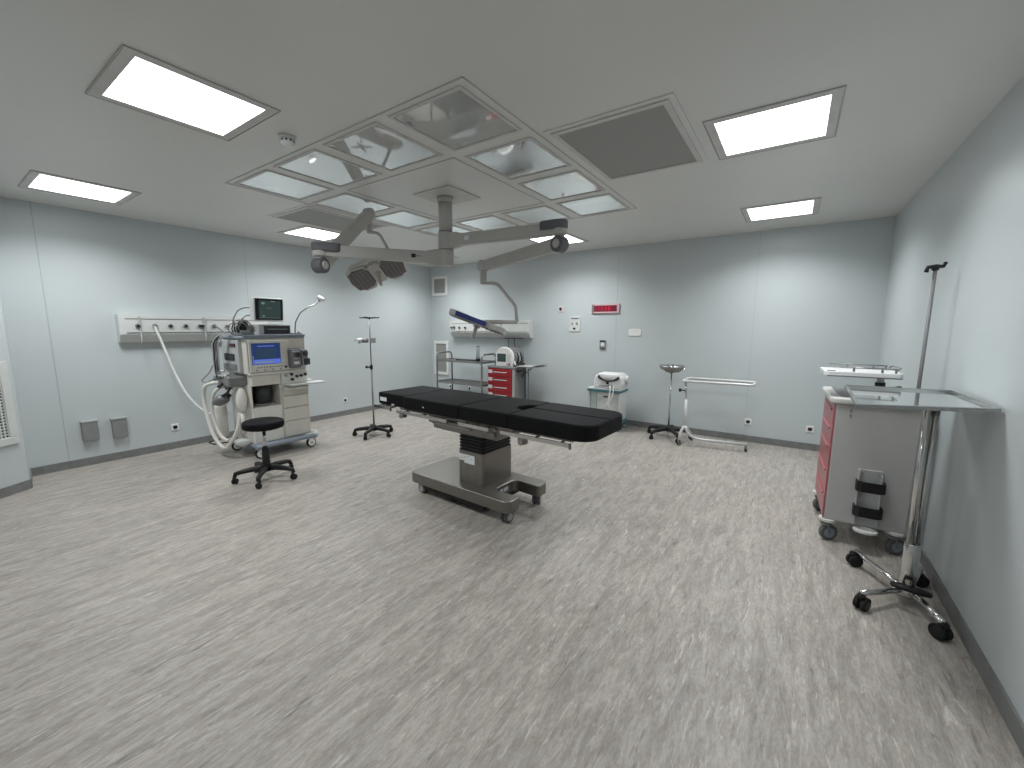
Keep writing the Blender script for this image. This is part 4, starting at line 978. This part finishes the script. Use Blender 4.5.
MB().tube([(.02, -.17, .33), (.0, -.22, .33), (-.03, -.28, .30), (-.05, -.33, .20), (-.05, -.34, .12)], .007, 'midgrey', n=8, fillet=.03).tube([(.02, -.17, .24), (.0, -.21, .24), (-.02, -.25, .20), (-.03, -.26, .12)], .009, 'darksteel', n=8, fillet=.03).build('sensor_lead', t3)
# bundle of black cables on the shelf
random.seed(3)
k = MB(); k.box(-.10, .10, -.06, .06, .0, .05, 'midgrey', .015); k.box(-.06, .05, -.03, .05, .04, .15, 'black', .02)
for i in range(16):
    r0 = .04+.035*random.random(); c = Vector((random.uniform(-.06, .06), random.uniform(-.045, .035), random.uniform(.06, .09))); tl = random.uniform(-1.4, 1.4)
    pts = [c+Vector((r0*.5*math.cos(a)*math.sin(tl), r0*math.cos(a), r0*.85*math.sin(a))) for a in [2*PI*q/12 for q in range(12)]]
    k.tube(pts, .007, random.choice(['black', 'midgrey', 'black', 'darksteel']), closed=True, n=8)
b = k.build('cable_bundle'); b.location = (-5.42, 2.235, 1.452); b.scale = (1.15, 1.0, 1.25); tag(b, 'tangle of black and grey cables on the machine beside the monitor', 'cables')
k = MB()
for i in range(7):
    dx = .025*i; y = -.02*(i % 3)
    k.tube([(.02+dx*.5, .12, .02), (-.05+dx*.3, .03, .03), (-.10+dx*.4, 0+y, -.06), (-.12+dx*.5, y, -.25-.03*i), (-.10+dx*.5, y, -.40-.02*i), (-.03+dx, y+.02, -.46)], .006, ['black', 'midgrey', 'grey', 'darksteel', 'midgrey', 'black', 'grey'][i], n=8, fillet=.05)
b = k.build('hanging_cables'); b.location = (-5.50, 2.02, 1.44); tag(b, 'grey leads hanging down the left side of the ivory machine', 'cables')
k = MB().tube([Vector((-5.68, 2.0, 1.10)), Vector((-5.72, 1.98, 1.02)), Vector((-5.90, 1.94, .90)), Vector((-5.80, 1.96, .88)), Vector((-5.62, 2.02, .97))], .006, 'midgrey', n=8, fillet=.04)
tag(k.build('sampling_line'), 'thin grey line looping out beside the breathing block of the ivory machine', 'cable')
# hoses to the wall panel
def curve3(P, n=10):
    P = [Vector(p) for p in P]; Q = []
    for i in range(len(P)-1):
        a = P[max(i-1, 0)]; b = P[i]; c = P[i+1]; d = P[min(i+2, len(P)-1)]
        for k in range(n):
            u = k/n; Q.append(.5*((2*b)+(c-a)*u+(2*a-5*b+4*c-d)*u*u+(3*b-a-3*c+d)*u**3))
    return Q+[P[-1]]
hp = [atx(155, 327, -6.31), atx(163, 345, -6.27), atx(174, 371, -6.2), atx(186, 393, -6.1), atx(200, 408, -6.0), atx(214, 414.5, -5.85), atx(228, 414, -5.76)]
tag(MB().tube(curve3(hp), .013, 'hose', n=12).cyl(hp[0]-Vector((.03, 0, 0)), hp[0]+Vector((.01, 0, 0)), .018, 'grey').build('gas_hose'), 'white hose sweeping from the left wall panel down to the ivory machine', 'hose')
hp = [atx(214, 326, -6.31), atx(220, 329, -6.25), atx(227, 337, -6.1), atx(229, 352, -5.95), atx(229, 366, -5.85)]
tag(MB().tube(curve3(hp), .009, 'midgrey', n=10).build('gas_hose'), 'short dark hose from the right end of the left wall panel to the machine', 'hose')
